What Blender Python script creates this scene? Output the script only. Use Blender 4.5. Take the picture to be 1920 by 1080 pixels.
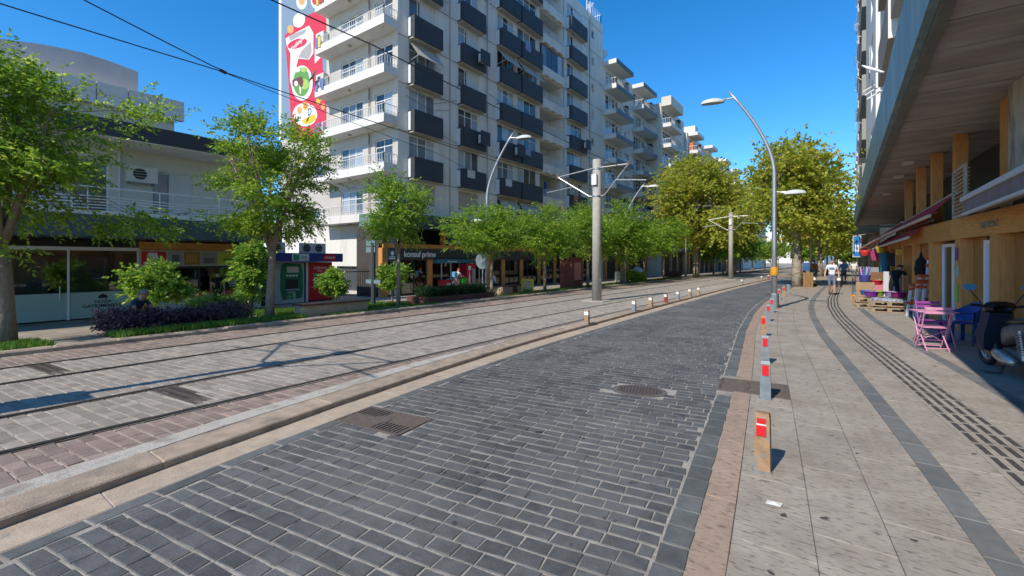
import bpy, bmesh, math, random
import numpy as np
from mathutils import Vector, Matrix
for o in list(bpy.data.objects): bpy.data.objects.remove(o)
S = bpy.context.scene
R = math.radians
# ---------------------------------------------------------------- camera
FPX, HZ, VPX, CZ = 853.0, 488.0, 1580.0, 1.75
TH = math.atan((VPX - 960) / FPX)
cc, ss = math.cos(TH), math.sin(TH)
cam = bpy.data.cameras.new('camera'); cam.sensor_width = 36; cam.lens = 36 * FPX / 1920
cam.shift_y = -(540 - HZ) / 1920; cam.clip_start = .05; cam.clip_end = 4000
co = bpy.data.objects.new('camera', cam); S.collection.objects.link(co)
co.location = (0, 0, CZ); co.rotation_euler = (R(90), 0, TH); S.camera = co
# ---------------------------------------------------------------- sky and sun
SUNV = Vector((.14, 1.07, -1.0)).normalized()
EL = math.asin(-SUNV.z); AZ = math.atan2(-SUNV.x, -SUNV.y)
w = bpy.data.worlds.new('World'); S.world = w; w.use_nodes = True
nt = w.node_tree; bg = nt.nodes['Background']
sky = nt.nodes.new('ShaderNodeTexSky'); sky.sky_type = 'NISHITA'; sky.sun_disc = False
sky.sun_elevation = EL; sky.sun_rotation = AZ; sky.air_density = .85; sky.dust_density = .0; sky.ozone_density = 4.5
hsw = nt.nodes.new('ShaderNodeHueSaturation'); hsw.inputs['Saturation'].default_value = 1.3; hsw.inputs['Value'].default_value = .95; hsw.inputs['Hue'].default_value = .498
nt.links.new(sky.outputs[0], hsw.inputs['Color']); nt.links.new(hsw.outputs[0], bg.inputs[0]); bg.inputs[1].default_value = .118
sl = bpy.data.lights.new('sun', 'SUN'); sl.energy = 2.6; sl.angle = R(.5); sl.color = (1, .92, .79)
so = bpy.data.objects.new('sun', sl); S.collection.objects.link(so); so.rotation_euler = SUNV.to_track_quat('-Z', 'Y').to_euler()
so.location = (-20, -20, 40)
S.view_settings.view_transform = 'Standard'; S.view_settings.look = 'None'; S.view_settings.gamma = 1
S.view_settings.exposure = 1.02; S.view_settings.use_curve_mapping = False
# ---------------------------------------------------------------- helpers
rng = random.Random(7)
COL = S.collection
WL = {}
def gp(px, py, z=0):
    a = (px - 960) / FPX; D = (CZ - z) * FPX / (py - HZ); return Vector((D * (cc * a - ss), D * (ss * a + cc), z))
def atX(px, py, X):
    a = (px - 960) / FPX; D = X / (cc * a - ss); return Vector((X, D * (ss * a + cc), CZ + (HZ - py) / FPX * D))
def atY(px, py, Y):
    a = (px - 960) / FPX; D = Y / (ss * a + cc); return Vector((D * (cc * a - ss), Y, CZ + (HZ - py) / FPX * D))
def atD(px, py, D):
    a = (px - 960) / FPX; return Vector((D * (cc * a - ss), D * (ss * a + cc), CZ + (HZ - py) / FPX * D))
def depth(x, y): return -ss * x + cc * y
def pxof(x, y): D = depth(x, y); return 960 + FPX * (cc * x + ss * y) / D if D > .05 else -9999
def lerp(pts, t):
    if t <= pts[0][0]: a, b = pts[0], pts[1]
    elif t >= pts[-1][0]: a, b = pts[-2], pts[-1]
    else:
        for a, b in zip(pts, pts[1:]):
            if a[0] <= t <= b[0]: break
    return a[1] + (b[1] - a[1]) * (t - a[0]) / (b[0] - a[0])
def bend(y): return 0 if y < 18 else (.0004 * (y - 18) ** 2 if y < 60 else .7056 + .0336 * (y - 60))
KP = [(-8, .15), (-2, -.3), (2.66, -.72), (4.25, -.9), (6.56, -1.17), (9.5, -1.54), (12.7, -1.95), (17, -2.36), (20.9, -2.6), (25, -2.7), (300, -2.7)]
LP = [(-8, -3.2), (-3, -3.85), (.4, -4.44), (2.2, -4.8), (4.6, -5.1), (7.35, -5.35), (10.8, -5.46), (18, -5.6), (30, -5.75), (300, -5.75)]
def K(y): return lerp(KP, y) + bend(y)
def KL(y): return lerp(LP, y) + bend(y)
GP = [(-80, -.55), (-24, -.5), (-21.5, -.45), (-15, -.12), (-12.62, .05)]
def gz(x): return lerp(GP, x)
def tz(x): return lerp([(-12.4, -.02), (-5.4, .05)], x)
class MB:
    def __init__(s): s.v = []; s.f = []; s.m = []; s.cur = 0
    def add(s, vs, fs):
        n = len(s.v); s.v += [tuple(v) for v in vs]; s.f += [tuple(n + i for i in f) for f in fs]; s.m += [s.cur] * len(fs); return s
    def box(s, x0, x1, y0, y1, z0, z1):
        return s.add([(x0,y0,z0),(x1,y0,z0),(x1,y1,z0),(x0,y1,z0),(x0,y0,z1),(x1,y0,z1),(x1,y1,z1),(x0,y1,z1)],
                     [(0,3,2,1),(4,5,6,7),(0,1,5,4),(1,2,6,5),(2,3,7,6),(3,0,4,7)])
    def cbox(s, x0, x1, y0, y1, z0, z1, b=.02):
        v = [(x0,y0,z0),(x1,y0,z0),(x1,y1,z0),(x0,y1,z0),(x0,y0,z1-b),(x1,y0,z1-b),(x1,y1,z1-b),(x0,y1,z1-b),
             (x0+b,y0+b,z1),(x1-b,y0+b,z1),(x1-b,y1-b,z1),(x0+b,y1-b,z1)]
        return s.add(v, [(0,3,2,1),(8,9,10,11)] + [(i,(i+1)%4,4+(i+1)%4,4+i) for i in range(4)] + [(4+i,4+(i+1)%4,8+(i+1)%4,8+i) for i in range(4)])
    def fbox(s, T, u0, u1, v0, v1, w0, w1):
        c = [T(u0,v0,w0),T(u1,v0,w0),T(u1,v1,w0),T(u0,v1,w0),T(u0,v0,w1),T(u1,v0,w1),T(u1,v1,w1),T(u0,v1,w1)]
        return s.add(c, [(0,3,2,1),(4,5,6,7),(0,1,5,4),(1,2,6,5),(2,3,7,6),(3,0,4,7)])
    def quad(s, a, b, c, d): return s.add([a, b, c, d], [(0, 1, 2, 3)])
    def tube(s, pts, r, n=8, caps=True):
        pts = [Vector(p) for p in pts]; m = len(pts)
        rr = r if isinstance(r, (list, tuple)) else [r] * m
        vs = []; fs = []; px = None
        for i, p in enumerate(pts):
            d = (pts[min(i+1, m-1)] - pts[max(i-1, 0)]); d = d.normalized() if d.length > 1e-9 else Vector((0,0,1))
            if px is None: px = d.orthogonal().normalized()
            else:
                px = px - d * px.dot(d); px = px.normalized() if px.length > 1e-6 else d.orthogonal().normalized()
            py = d.cross(px)
            for k in range(n):
                t = 2 * math.pi * k / n; vs.append(p + (px * math.cos(t) + py * math.sin(t)) * rr[i])
        for i in range(m - 1):
            for k in range(n): fs.append((i*n+k, i*n+(k+1)%n, (i+1)*n+(k+1)%n, (i+1)*n+k))
        if caps: fs.append(tuple(range(n))[::-1]); fs.append(tuple((m-1)*n + k for k in range(n)))
        return s.add(vs, fs)
    def lathe(s, prof, n=16, c=(0,0,0), sc=(1,1)):
        vs = []; fs = []; m = len(prof)
        for r, z in prof:
            for k in range(n):
                t = 2*math.pi*k/n; vs.append((c[0]+r*math.cos(t)*sc[0], c[1]+r*math.sin(t)*sc[1], c[2]+z))
        for i in range(m-1):
            for k in range(n): fs.append((i*n+k, i*n+(k+1)%n, (i+1)*n+(k+1)%n, (i+1)*n+k))
        fs.append(tuple(range(n))[::-1]); fs.append(tuple((m-1)*n+k for k in range(n)))
        return s.add(vs, fs)
    def prism(s, poly, T, w0, w1):
        n = len(poly); vs = [T(u, v, w0) for u, v in poly] + [T(u, v, w1) for u, v in poly]
        return s.add(vs, [tuple(range(n))[::-1], tuple(range(n, 2*n))] + [(i, (i+1)%n, n+(i+1)%n, n+i) for i in range(n)])
    def mesh(s, name, mats, smooth=False):
        me = bpy.data.meshes.new(name); me.from_pydata(s.v, [], s.f)
        for m in (mats if isinstance(mats, (list, tuple)) else [mats]): me.materials.append(m)
        if any(s.m): me.polygons.foreach_set('material_index', s.m)
        if smooth: me.polygons.foreach_set('use_smooth', [True] * len(me.polygons)); 
        me.update(); return me
    def build(s, name, mats, parent=None, world=False, smooth=False):
        return link(name, s.mesh(name, mats, smooth), parent, world)
def link(name, me, parent=None, world=False, loc=None, rz=None):
    o = bpy.data.objects.new(name, me); COL.objects.link(o)
    if parent is not None:
        o.parent = parent
        if world: o.location = -WL.get(parent.name, Vector((0,0,0)))
    if loc is not None: o.location = loc
    if rz is not None: o.rotation_euler.z = rz
    WL[o.name] = (WL.get(parent.name, Vector((0,0,0))) if parent else Vector((0,0,0))) + Vector(o.location)
    return o
def tag(o, label=None, cat=None, group=None, kind=None):
    if label: o['label'] = label
    if cat: o['category'] = cat
    if group: o['group'] = group
    if kind: o['kind'] = kind
    return o
def thing(name, label, cat, loc=(0,0,0), rz=0, group=None):
    o = bpy.data.objects.new(name, None); COL.objects.link(o); o.location = loc; o.rotation_euler.z = rz
    o.empty_display_size = .2; WL[o.name] = Vector(loc); return tag(o, label, cat, group)
def smooth_by_angle(o): pass
# facade frames: u along the facade, v up, w outwards
def FXp(x): return lambda u, v, w: (x + w, u, v)
def FXm(x): return lambda u, v, w: (x - w, u, v)
def FYm(y): return lambda u, v, w: (u, y - w, v)
def FYp(y): return lambda u, v, w: (u, y + w, v)
def wall_open(mb, T, u0, u1, v0, v1, ops, dep=.16):
    us = sorted({u0, u1, *[o[0] for o in ops], *[o[1] for o in ops]}); vs = sorted({v0, v1, *[o[2] for o in ops], *[o[3] for o in ops]})
    us = [u for u in us if u0 <= u <= u1]; vs = [v for v in vs if v0 <= v <= v1]
    for a, b in zip(us, us[1:]):
        for c, d in zip(vs, vs[1:]):
            mu, mv = (a+b)/2, (c+d)/2
            if any(o[0] < mu < o[1] and o[2] < mv < o[3] for o in ops): continue
            mb.quad(T(a,c,0), T(b,c,0), T(b,d,0), T(a,d,0))
    for a, b, c, d in ops:
        for p, q in (((a,c),(b,c)), ((b,c),(b,d)), ((b,d),(a,d)), ((a,d),(a,c))):
            mb.quad(T(*p,0), T(*q,0), T(*q,-dep), T(*p,-dep))
# ---------------------------------------------------------------- materials
MT = {}
def mat(name, col, rough=.7, var=.12, scale=6., bump=0., bscale=40., metal=0., rand=0., col2=None, mix2=(.45,.6), s2=2., spec=.4, stretch=None, isl=False, spots=None):
    if name in MT: return MT[name]
    m = bpy.data.materials.new(name); m.use_nodes = True; MT[name] = m
    n = m.node_tree.nodes; l = m.node_tree.links; b = n['Principled BSDF']
    b.inputs['Roughness'].default_value = rough; b.inputs['Metallic'].default_value = metal
    b.inputs['Specular IOR Level'].default_value = spec
    g = n.new('ShaderNodeNewGeometry'); pos = g.outputs['Position']
    if stretch:
        mp = n.new('ShaderNodeMapping'); mp.inputs['Scale'].default_value = stretch; l.new(pos, mp.inputs[0]); pos = mp.outputs[0]
    t = n.new('ShaderNodeTexNoise'); t.inputs['Scale'].default_value = scale; t.inputs['Detail'].default_value = 6; l.new(pos, t.inputs[0])
    hs = n.new('ShaderNodeHueSaturation'); hs.inputs['Color'].default_value = (*col, 1)
    mr = n.new('ShaderNodeMapRange'); mr.inputs[1].default_value = .25; mr.inputs[2].default_value = .75
    mr.inputs[3].default_value = 1 - var; mr.inputs[4].default_value = 1 + var; l.new(t.outputs[0], mr.inputs[0])
    val = mr.outputs[0]
    if rand:
        oi = n.new('ShaderNodeObjectInfo'); ad = n.new('ShaderNodeMath'); ad.operation = 'ADD'
        l.new(oi.outputs['Random'], ad.inputs[0]); l.new(g.outputs['Random Per Island'], ad.inputs[1])
        fr = n.new('ShaderNodeMath'); fr.operation = 'FRACT'; l.new(ad.outputs[0], fr.inputs[0])
        m2 = n.new('ShaderNodeMapRange'); m2.inputs[3].default_value = 1 - rand; m2.inputs[4].default_value = 1 + rand; l.new(fr.outputs[0], m2.inputs[0])
        mu = n.new('ShaderNodeMath'); mu.operation = 'MULTIPLY'; l.new(val, mu.inputs[0]); l.new(m2.outputs[0], mu.inputs[1]); val = mu.outputs[0]
    l.new(val, hs.inputs['Value']); out = hs.outputs[0]
    if col2:
        t2 = n.new('ShaderNodeTexNoise'); t2.inputs['Scale'].default_value = s2; t2.inputs['Detail'].default_value = 8; t2.inputs['Roughness'].default_value = .65; l.new(pos, t2.inputs[0])
        cr = n.new('ShaderNodeMapRange'); cr.inputs[1].default_value = mix2[0]; cr.inputs[2].default_value = mix2[1]; l.new(t2.outputs[0], cr.inputs[0])
        mx = n.new('ShaderNodeMix'); mx.data_type = 'RGBA'; l.new(cr.outputs[0], mx.inputs[0]); l.new(out, mx.inputs[6]); mx.inputs[7].default_value = (*col2, 1); out = mx.outputs[2]
    if spots:
        for sc_, lo_, hi_, cl_, st_ in spots:
            mp3 = n.new('ShaderNodeMapping'); mp3.inputs['Scale'].default_value = st_; l.new(g.outputs['Position'], mp3.inputs[0])
            t3 = n.new('ShaderNodeTexNoise'); t3.inputs['Scale'].default_value = sc_; t3.inputs['Detail'].default_value = 3; l.new(mp3.outputs[0], t3.inputs[0])
            c3 = n.new('ShaderNodeMapRange'); c3.inputs[1].default_value = lo_; c3.inputs[2].default_value = hi_; l.new(t3.outputs[0], c3.inputs[0])
            m3 = n.new('ShaderNodeMix'); m3.data_type = 'RGBA'; l.new(c3.outputs[0], m3.inputs[0]); l.new(out, m3.inputs[6]); m3.inputs[7].default_value = (*cl_, 1); out = m3.outputs[2]
    l.new(out, b.inputs['Base Color'])
    if bump:
        bt = n.new('ShaderNodeTexNoise'); bt.inputs['Scale'].default_value = bscale; bt.inputs['Detail'].default_value = 5; l.new(pos, bt.inputs[0])
        bp = n.new('ShaderNodeBump'); bp.inputs['Strength'].default_value = bump; bp.inputs['Distance'].default_value = .01; l.new(bt.outputs[0], bp.inputs['Height']); l.new(bp.outputs[0], b.inputs['Normal'])
    return m
def leafmat(name, c1, c2, c3=None, trans=.35, rough=.5):
    m = bpy.data.materials.new(name); m.use_nodes = True; MT[name] = m
    n = m.node_tree.nodes; l = m.node_tree.links; b = n['Principled BSDF']; b.inputs['Roughness'].default_value = rough; b.inputs['Specular IOR Level'].default_value = .35
    g = n.new('ShaderNodeNewGeometry'); r = n.new('ShaderNodeValToRGB'); l.new(g.outputs['Random Per Island'], r.inputs[0])
    e = r.color_ramp.elements; e[0].color = (*c1, 1); e[1].color = (*c2, 1)
    if c3: q = r.color_ramp.elements.new(.8); q.color = (*c2, 1); e[-1].color = (*c3, 1)
    l.new(r.outputs[0], b.inputs['Base Color'])
    tr = n.new('ShaderNodeBsdfTranslucent'); hs = n.new('ShaderNodeHueSaturation'); hs.inputs['Value'].default_value = 1.5; l.new(r.outputs[0], hs.inputs['Color']); l.new(hs.outputs[0], tr.inputs[0])
    ms = n.new('ShaderNodeMixShader'); ms.inputs[0].default_value = trans; l.new(b.outputs[0], ms.inputs[1]); l.new(tr.outputs[0], ms.inputs[2]); l.new(ms.outputs[0], n['Material Output'].inputs[0])
    return m
def glassmat(name, tint=(.75,.82,.82), alpha=.25, rough=.03):
    m = bpy.data.materials.new(name); m.use_nodes = True; MT[name] = m
    n = m.node_tree.nodes; l = m.node_tree.links
    for x in list(n):
        if x.type == 'BSDF_PRINCIPLED': n.remove(x)
    t = n.new('ShaderNodeBsdfTransparent'); t.inputs[0].default_value = (*tint, 1); gl = n.new('ShaderNodeBsdfGlossy'); gl.inputs['Roughness'].default_value = rough
    fr = n.new('ShaderNodeFresnel'); fr.inputs[0].default_value = 1.5; ad = n.new('ShaderNodeMath'); ad.operation = 'ADD'; ad.inputs[1].default_value = alpha * .3; l.new(fr.outputs[0], ad.inputs[0])
    ms = n.new('ShaderNodeMixShader'); l.new(ad.outputs[0], ms.inputs[0]); l.new(t.outputs[0], ms.inputs[1]); l.new(gl.outputs[0], ms.inputs[2]); l.new(ms.outputs[0], n['Material Output'].inputs[0])
    return m
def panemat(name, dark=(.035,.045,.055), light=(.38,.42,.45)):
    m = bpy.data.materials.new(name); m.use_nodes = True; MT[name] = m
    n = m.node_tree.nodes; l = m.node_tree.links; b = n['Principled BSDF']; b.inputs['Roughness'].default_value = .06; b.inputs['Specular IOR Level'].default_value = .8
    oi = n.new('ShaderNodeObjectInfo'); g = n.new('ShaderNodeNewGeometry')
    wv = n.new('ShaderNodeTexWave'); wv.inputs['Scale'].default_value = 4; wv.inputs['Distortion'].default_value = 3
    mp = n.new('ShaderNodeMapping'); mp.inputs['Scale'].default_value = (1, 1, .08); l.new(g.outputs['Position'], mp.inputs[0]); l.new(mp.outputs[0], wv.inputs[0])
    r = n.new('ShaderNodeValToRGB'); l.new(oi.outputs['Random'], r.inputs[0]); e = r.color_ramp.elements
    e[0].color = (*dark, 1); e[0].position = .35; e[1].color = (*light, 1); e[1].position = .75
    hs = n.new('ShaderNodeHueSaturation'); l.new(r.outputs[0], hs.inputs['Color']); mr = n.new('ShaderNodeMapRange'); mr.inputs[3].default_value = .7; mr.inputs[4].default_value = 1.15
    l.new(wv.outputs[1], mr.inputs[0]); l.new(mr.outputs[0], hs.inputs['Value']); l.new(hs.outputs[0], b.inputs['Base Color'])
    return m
def P(c, k=1): return tuple(min(1, x * k) for x in c)
basalt = mat('basalt', (.092,.091,.091), .58, .25, 9, .35, 60, rand=.24, col2=(.145,.142,.138), mix2=(.45,.7), s2=.8, spots=[(5, .68, .74, (.03,.03,.03), (1,1,1)), (2.2, .62, .8, (.06,.058,.056), (1,.25,1))])
basalt_edge = mat('basalt_edge', (.108,.114,.112), .65, .2, 9, .3, 60, rand=.22)
mortar = mat('mortar', (.32,.295,.265), .9, .25, 30, .5, 120, col2=(.2,.18,.155), mix2=(.5,.7), s2=1.5)
trampav = mat('tram_paver_beige', (.275,.24,.205), .8, .2, 8, .35, 60, rand=.2, col2=(.22,.195,.165), mix2=(.5,.75), s2=.7)
trampavred = mat('tram_paver_red', (.235,.178,.148), .8, .2, 8, .35, 60, rand=.22, col2=(.2,.16,.14), mix2=(.5,.75), s2=.9)
joint_tram = mat('tram_joint_sand', (.38,.34,.285), .9, .3, 20, .4, 100)
trav = mat('travertine', (.33,.293,.248), .75, .12, 5, .25, 70, rand=.05, col2=(.225,.19,.155), mix2=(.45,.75), s2=1.4, spots=[(24, .53, .72, (.13,.105,.085), (.55,1.9,1)), (7, .69, .72, (.05,.045,.04), (1,1.2,1)), (55, .62, .74, (.47,.42,.35), (.5,2,1))])
travpink = mat('travertine_pink', (.34,.25,.19), .75, .14, 6, .3, 70, rand=.05, col2=(.23,.165,.125), mix2=(.5,.72), s2=3, spots=[(24, .53, .72, (.13,.105,.085), (.55,1.9,1)), (7, .69, .72, (.05,.045,.04), (1,1.2,1)), (55, .62, .74, (.47,.42,.35), (.5,2,1))])
kerbm = mat('kerb_stone_beige', (.335,.265,.20), .85, .2, 7, .5, 60, rand=.1, col2=(.2,.17,.14), mix2=(.5,.7), s2=4)
gutterm = mat('gutter_stone', (.39,.315,.235), .85, .15, 7, .4, 60, rand=.07, col2=(.24,.22,.2), mix2=(.55,.72), s2=5)
pebble = mat('white_pebble_concrete', (.43,.395,.35), .9, .4, 90, .6, 130, col2=(.25,.21,.17), mix2=(.5,.68), s2=3)
bandm = mat('dark_band_stone', (.15,.155,.15), .6, .15, 8, .2, 60, rand=.15)
tactm = mat('tactile_dark', (.06,.055,.05), .7, .3, 20, .2, 80)
iron = mat('cast_iron', (.13,.105,.09), .6, .3, 25, .4, 80, metal=.4)
ironb = mat('cast_iron_brown', (.135,.108,.092), .7, .3, 25, .4, 80, metal=.2)
black = mat('black_void', (.006,.006,.006), .9, 0)
railm = mat('rail_steel', (.06,.052,.046), .5, .3, 12, .2, 60, metal=.35)
dirt = mat('ground_earth', (.22,.2,.17), .9, .2, 2)
leftpav = mat('left_pavement_stone', (.40,.35,.285), .85, .2, 4, .3, 40, col2=(.27,.23,.19), mix2=(.5,.7), s2=3)
soil = mat('soil', (.14,.09,.055), .95, .3, 15, .6, 50)
steel = mat('galvanised_steel', (.46,.47,.48), .45, .12, 6, metal=.8)
steelb = mat('grey_paint_metal', (.22,.25,.27), .55, .2, 10, .15, 60, metal=.3, col2=(.30,.17,.08), mix2=(.56,.68), s2=9)
rust = mat('rusty_steel', (.36,.22,.12), .75, .3, 14, .3, 70, metal=.2, col2=(.22,.24,.25), mix2=(.5,.66), s2=8)
red = mat('red_reflective', (.62,.015,.02), .4, .05, 8)
whitep = mat('white_paint', (.72,.71,.69), .55, .06, 4)
concrete = mat('concrete_pole', (.36,.34,.30), .85, .12, 5, .3, 50)
greywall = mat('grey_render', (.74,.69,.61), .85, .06, .8, .1, 30, col2=(.56,.52,.46), mix2=(.5,.78), s2=1.3, stretch=(1,1,.13))
whitewall = mat('white_render', (.70,.68,.64), .85, .05, 1.2, .1, 30, col2=(.52,.5,.46), mix2=(.54,.78), s2=1.6, stretch=(1,1,.15))
creamwall = mat('cream_render', (.64,.59,.5), .85, .06, 1.2)
darkbox = mat('anthracite_panel', (.045,.047,.053), .6, .15, 2)
teal = mat('teal_fascia', (.14,.215,.22), .5, .2, 2, col2=(.26,.34,.335), mix2=(.5,.7), s2=1.5, stretch=(1,1,.3))
darkteal = mat('dark_teal_fascia', (.04,.06,.067), .5, .15, 2)
wood = mat('orange_wood', (.55,.24,.062), .5, .25, 5, .15, 30, stretch=(6,6,.6), rand=.1)
woodh = mat('orange_wood_horizontal', (.55,.24,.062), .5, .25, 5, .15, 30, stretch=(6,.6,6), rand=.1)
brownpanel = mat('brown_door_panel', (.38,.165,.045), .5, .25, 4, .1, 30, stretch=(5,5,.5), rand=.12)
soffit = mat('soffit_board', (.34,.285,.245), .75, .28, 1.6, .25, 25, rand=.12, col2=(.46,.42,.38), mix2=(.5,.72), s2=1.1, stretch=(.5,2,1))
stained = mat('stained_concrete', (.45,.37,.28), .85, .25, 1.5, .2, 20, col2=(.17,.14,.115), mix2=(.45,.65), s2=2, stretch=(2,2,.5))
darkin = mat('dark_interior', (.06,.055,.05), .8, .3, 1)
frosted = mat('frosted_film', (.36,.45,.41), .45, .06, 1)
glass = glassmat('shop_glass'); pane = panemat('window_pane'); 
curtain = mat('curtain', (.5,.5,.48), .9, .2, 6, stretch=(4,4,.2))
alum = mat('white_window_frame', (.74,.74,.72), .5, .03, 3)
shutter = mat('beige_shutter', (.45,.40,.34), .7, .1, 4)
acm = mat('air_conditioner_white', (.62,.60,.55), .5, .06, 6)
dark = mat('dark_plastic', (.02,.02,.022), .45, .1, 5)
bark = mat('bark', (.27,.205,.15), .9, .3, 12, .7, 40, stretch=(2,2,.6))
barkplane = mat('plane_bark', (.36,.31,.25), .9, .2, 5, .4, 30, col2=(.2,.16,.11), mix2=(.48,.55), s2=5)
leafA = leafmat('leaf_fresh_green', (.10,.20,.018), (.25,.37,.035), (.52,.54,.09), .52)
leafB = leafmat('leaf_mid_green', (.10,.21,.02), (.23,.37,.036), (.50,.54,.08), .52)
leafP = leafmat('leaf_plane_autumn', (.19,.26,.03), (.42,.44,.06), (.58,.44,.09), .52)
leafC = leafmat('leaf_citrus', (.10,.21,.025), (.22,.37,.045), (.46,.52,.10), .42)
leafV = leafmat('leaf_purple', (.05,.03,.045), (.13,.08,.11), (.28,.18,.2), .22)
leafD = leafmat('leaf_dark_hedge', (.012,.04,.014), (.035,.085,.025), (.10,.14,.05), .25)
grassm = leafmat('grass_blade', (.05,.13,.015), (.11,.23,.03), (.2,.3,.05), .35)
def flat(name, col, rough=.5): return mat(name, col, rough, .04, 5)
def text(s, size, m, parent, loc, rot, name='lettering', ext=.008, align='LEFT', shear=0, world=True, sx=1, bold=0):
    cu = bpy.data.curves.new('txt', 'FONT'); cu.body = s; cu.size = size; cu.extrude = ext; cu.align_x = align; cu.shear = shear; cu.offset = bold
    t = bpy.data.objects.new('txt', cu); COL.objects.link(t); bpy.context.view_layer.update()
    me = bpy.data.meshes.new_from_object(t.evaluated_get(bpy.context.evaluated_depsgraph_get())); bpy.data.objects.remove(t)
    me.materials.clear(); me.materials.append(m)
    o = bpy.data.objects.new(name, me); COL.objects.link(o); o.parent = parent
    o.location = Vector(loc) - (WL.get(parent.name, Vector((0,0,0))) if world and parent else Vector((0,0,0))); o.rotation_euler = rot; o.scale = (sx, 1, 1); return o
RXP, RYM, RXM = (R(90), 0, R(90)), (R(90), 0, 0), (R(90), 0, R(-90))
# ================================================================ GROUND
g = MB(); g.quad((-400,-60,-.75),(400,-60,-.75),(400,900,-.75),(-400,900,-.75)); tag(g.build('ground', dirt), kind='structure')
def strip(fL, fR, y0, y1, zL, zR, dy=1.0):
    mb = MB(); n = max(1, int((y1 - y0) / dy)); ys = [y0 + (y1-y0)*i/n for i in range(n+1)]
    vs = []
    for y in ys:
        a, b = fL(y), fR(y); vs += [(a, y, zL), (b, y, zR)]
    mb.add(vs, [(2*i, 2*i+1, 2*i+3, 2*i+2) for i in range(n)]); return mb
def brickmat(name, c1, c2, mo, bw, bh, rot=0, off=.5):
    m = bpy.data.materials.new(name); m.use_nodes = True; n = m.node_tree.nodes; l = m.node_tree.links; b = n['Principled BSDF']; b.inputs['Roughness'].default_value = .8
    g = n.new('ShaderNodeNewGeometry'); mp = n.new('ShaderNodeMapping'); mp.inputs['Rotation'].default_value = (0, 0, rot); l.new(g.outputs['Position'], mp.inputs[0])
    t = n.new('ShaderNodeTexBrick'); l.new(mp.outputs[0], t.inputs[0]); t.inputs['Color1'].default_value = (*c1,1); t.inputs['Color2'].default_value = (*c2,1); t.inputs['Mortar'].default_value = (*mo,1)
    t.inputs['Scale'].default_value = 1; t.inputs['Mortar Size'].default_value = .008; t.inputs['Brick Width'].default_value = bw; t.inputs['Row Height'].default_value = bh; t.offset = off
    no = n.new('ShaderNodeTexNoise'); no.inputs['Scale'].default_value = 1.5; no.inputs['Detail'].default_value = 8; l.new(g.outputs['Position'], no.inputs[0])
    mr = n.new('ShaderNodeMapRange'); mr.inputs[1].default_value = .3; mr.inputs[2].default_value = .7; mr.inputs[3].default_value = .75; mr.inputs[4].default_value = 1.2; l.new(no.outputs[0], mr.inputs[0])
    hs = n.new('ShaderNodeHueSaturation'); l.new(t.outputs[0], hs.inputs['Color']); l.new(mr.outputs[0], hs.inputs['Value']); l.new(hs.outputs[0], b.inputs['Base Color']); return m
roadfar = brickmat('road_paving_far', (.10,.103,.11), (.135,.135,.14), (.26,.25,.235), .2, .142)
tramfar = brickmat('tram_paving_far', (.27,.23,.185), (.215,.18,.145), (.33,.30,.25), .2, .142)
leftbrick = brickmat('left_paving', (.33,.28,.225), (.28,.235,.185), (.2,.17,.14), .4, .4)
sidefar = brickmat('sidewalk_far', (.33,.27,.21), (.30,.245,.19), (.22,.18,.145), .42, 1.0, 0, 0)
road = tag(strip(lambda y: KL(y)+.02, lambda y: K(y)+.02, -6, 46, -.0145, -.0145, .5).build('road', mortar), kind='structure')
tag(strip(lambda y: KL(y)+.02, lambda y: K(y), 46, 320, -.022, -.022, 3).build('road', roadfar), kind='structure')
# --- pavers: courses across the road, slightly skewed
def pav_mesh(mb, c, ux, L, W, zt, zb, j, r):
    ux = Vector(ux); uy = Vector((-ux.y, ux.x)); b = .005
    def q(a, e): return (c[0] + ux.x*a + uy.x*e, c[1] + ux.y*a + uy.y*e)
    k = [(-L/2 + r.uniform(-j,j), -W/2 + r.uniform(-j,j)), (L/2 + r.uniform(-j,j), -W/2 + r.uniform(-j,j)), (L/2 + r.uniform(-j,j), W/2 + r.uniform(-j,j)), (-L/2 + r.uniform(-j,j), W/2 + r.uniform(-j,j))]
    t1, t2 = r.uniform(-.0012,.0012), r.uniform(-.0012,.0012)
    bot = [(*q(*p), zb) for p in k]; mid = [(*q(*p), zt - .004) for p in k]
    top = [(*q(p[0] - math.copysign(b, p[0]), p[1] - math.copysign(b, p[1])), zt + t1*math.copysign(1,p[0]) + t2*math.copysign(1,p[1])) for p in k]
    mb.add(bot + mid + top, [(8,9,10,11)] + [(i,(i+1)%4,4+(i+1)%4,4+i) for i in range(4)] + [(4+i,4+(i+1)%4,8+(i+1)%4,8+i) for i in range(4)])
def lay(parent, items, zb, name, limit=300, far_name=None):
    items = [it for it in items]
    def vis(it):
        x, y = it[0]; D = depth(x, y)
        if D < .6: return 1e9
        px = pxof(x, y); py = HZ + FPX * (CZ - it[4]) / D
        return D if -20 < px < 1940 and py < 1110 else 1e9
    items.sort(key=vis)
    r = random.Random(3)
    near = [it for it in items[:limit] if vis(it) < 1e8]; rest = items[len(near):]
    for it in near:
        mb = MB(); (x, y), ux, L, W, zt, m = it
        pav_mesh(mb, (0, 0), ux, L, W, zt, zb, .006, r)
        o = link(name, mb.mesh(name, m), parent); o.location.x = x; o.location.y = y
    by = {}
    for it in rest: by.setdefault(it[5].name, []).append(it)
    for k, its in by.items():
        mb = MB()
        for (x, y), ux, L, W, zt, m in its: pav_mesh(mb, (x, y), ux, L, W, zt, zb, .006, r)
        tag(mb.build(far_name or name + '_field', its[0][5], parent), kind='stuff')
HOLES = [(-4.09, 3.22, .46, .27), (-2.22, 5.97, .36, .27)]
def hole(x, y): return any(abs(x-h[0]) < h[2] + .0 and abs(y-h[1]) < h[3] + .0 for h in HOLES)
r = random.Random(11); items = []
SK = .15; ux = Vector((1, SK)).normalized(); CW = .135
y0 = -1.6
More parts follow.
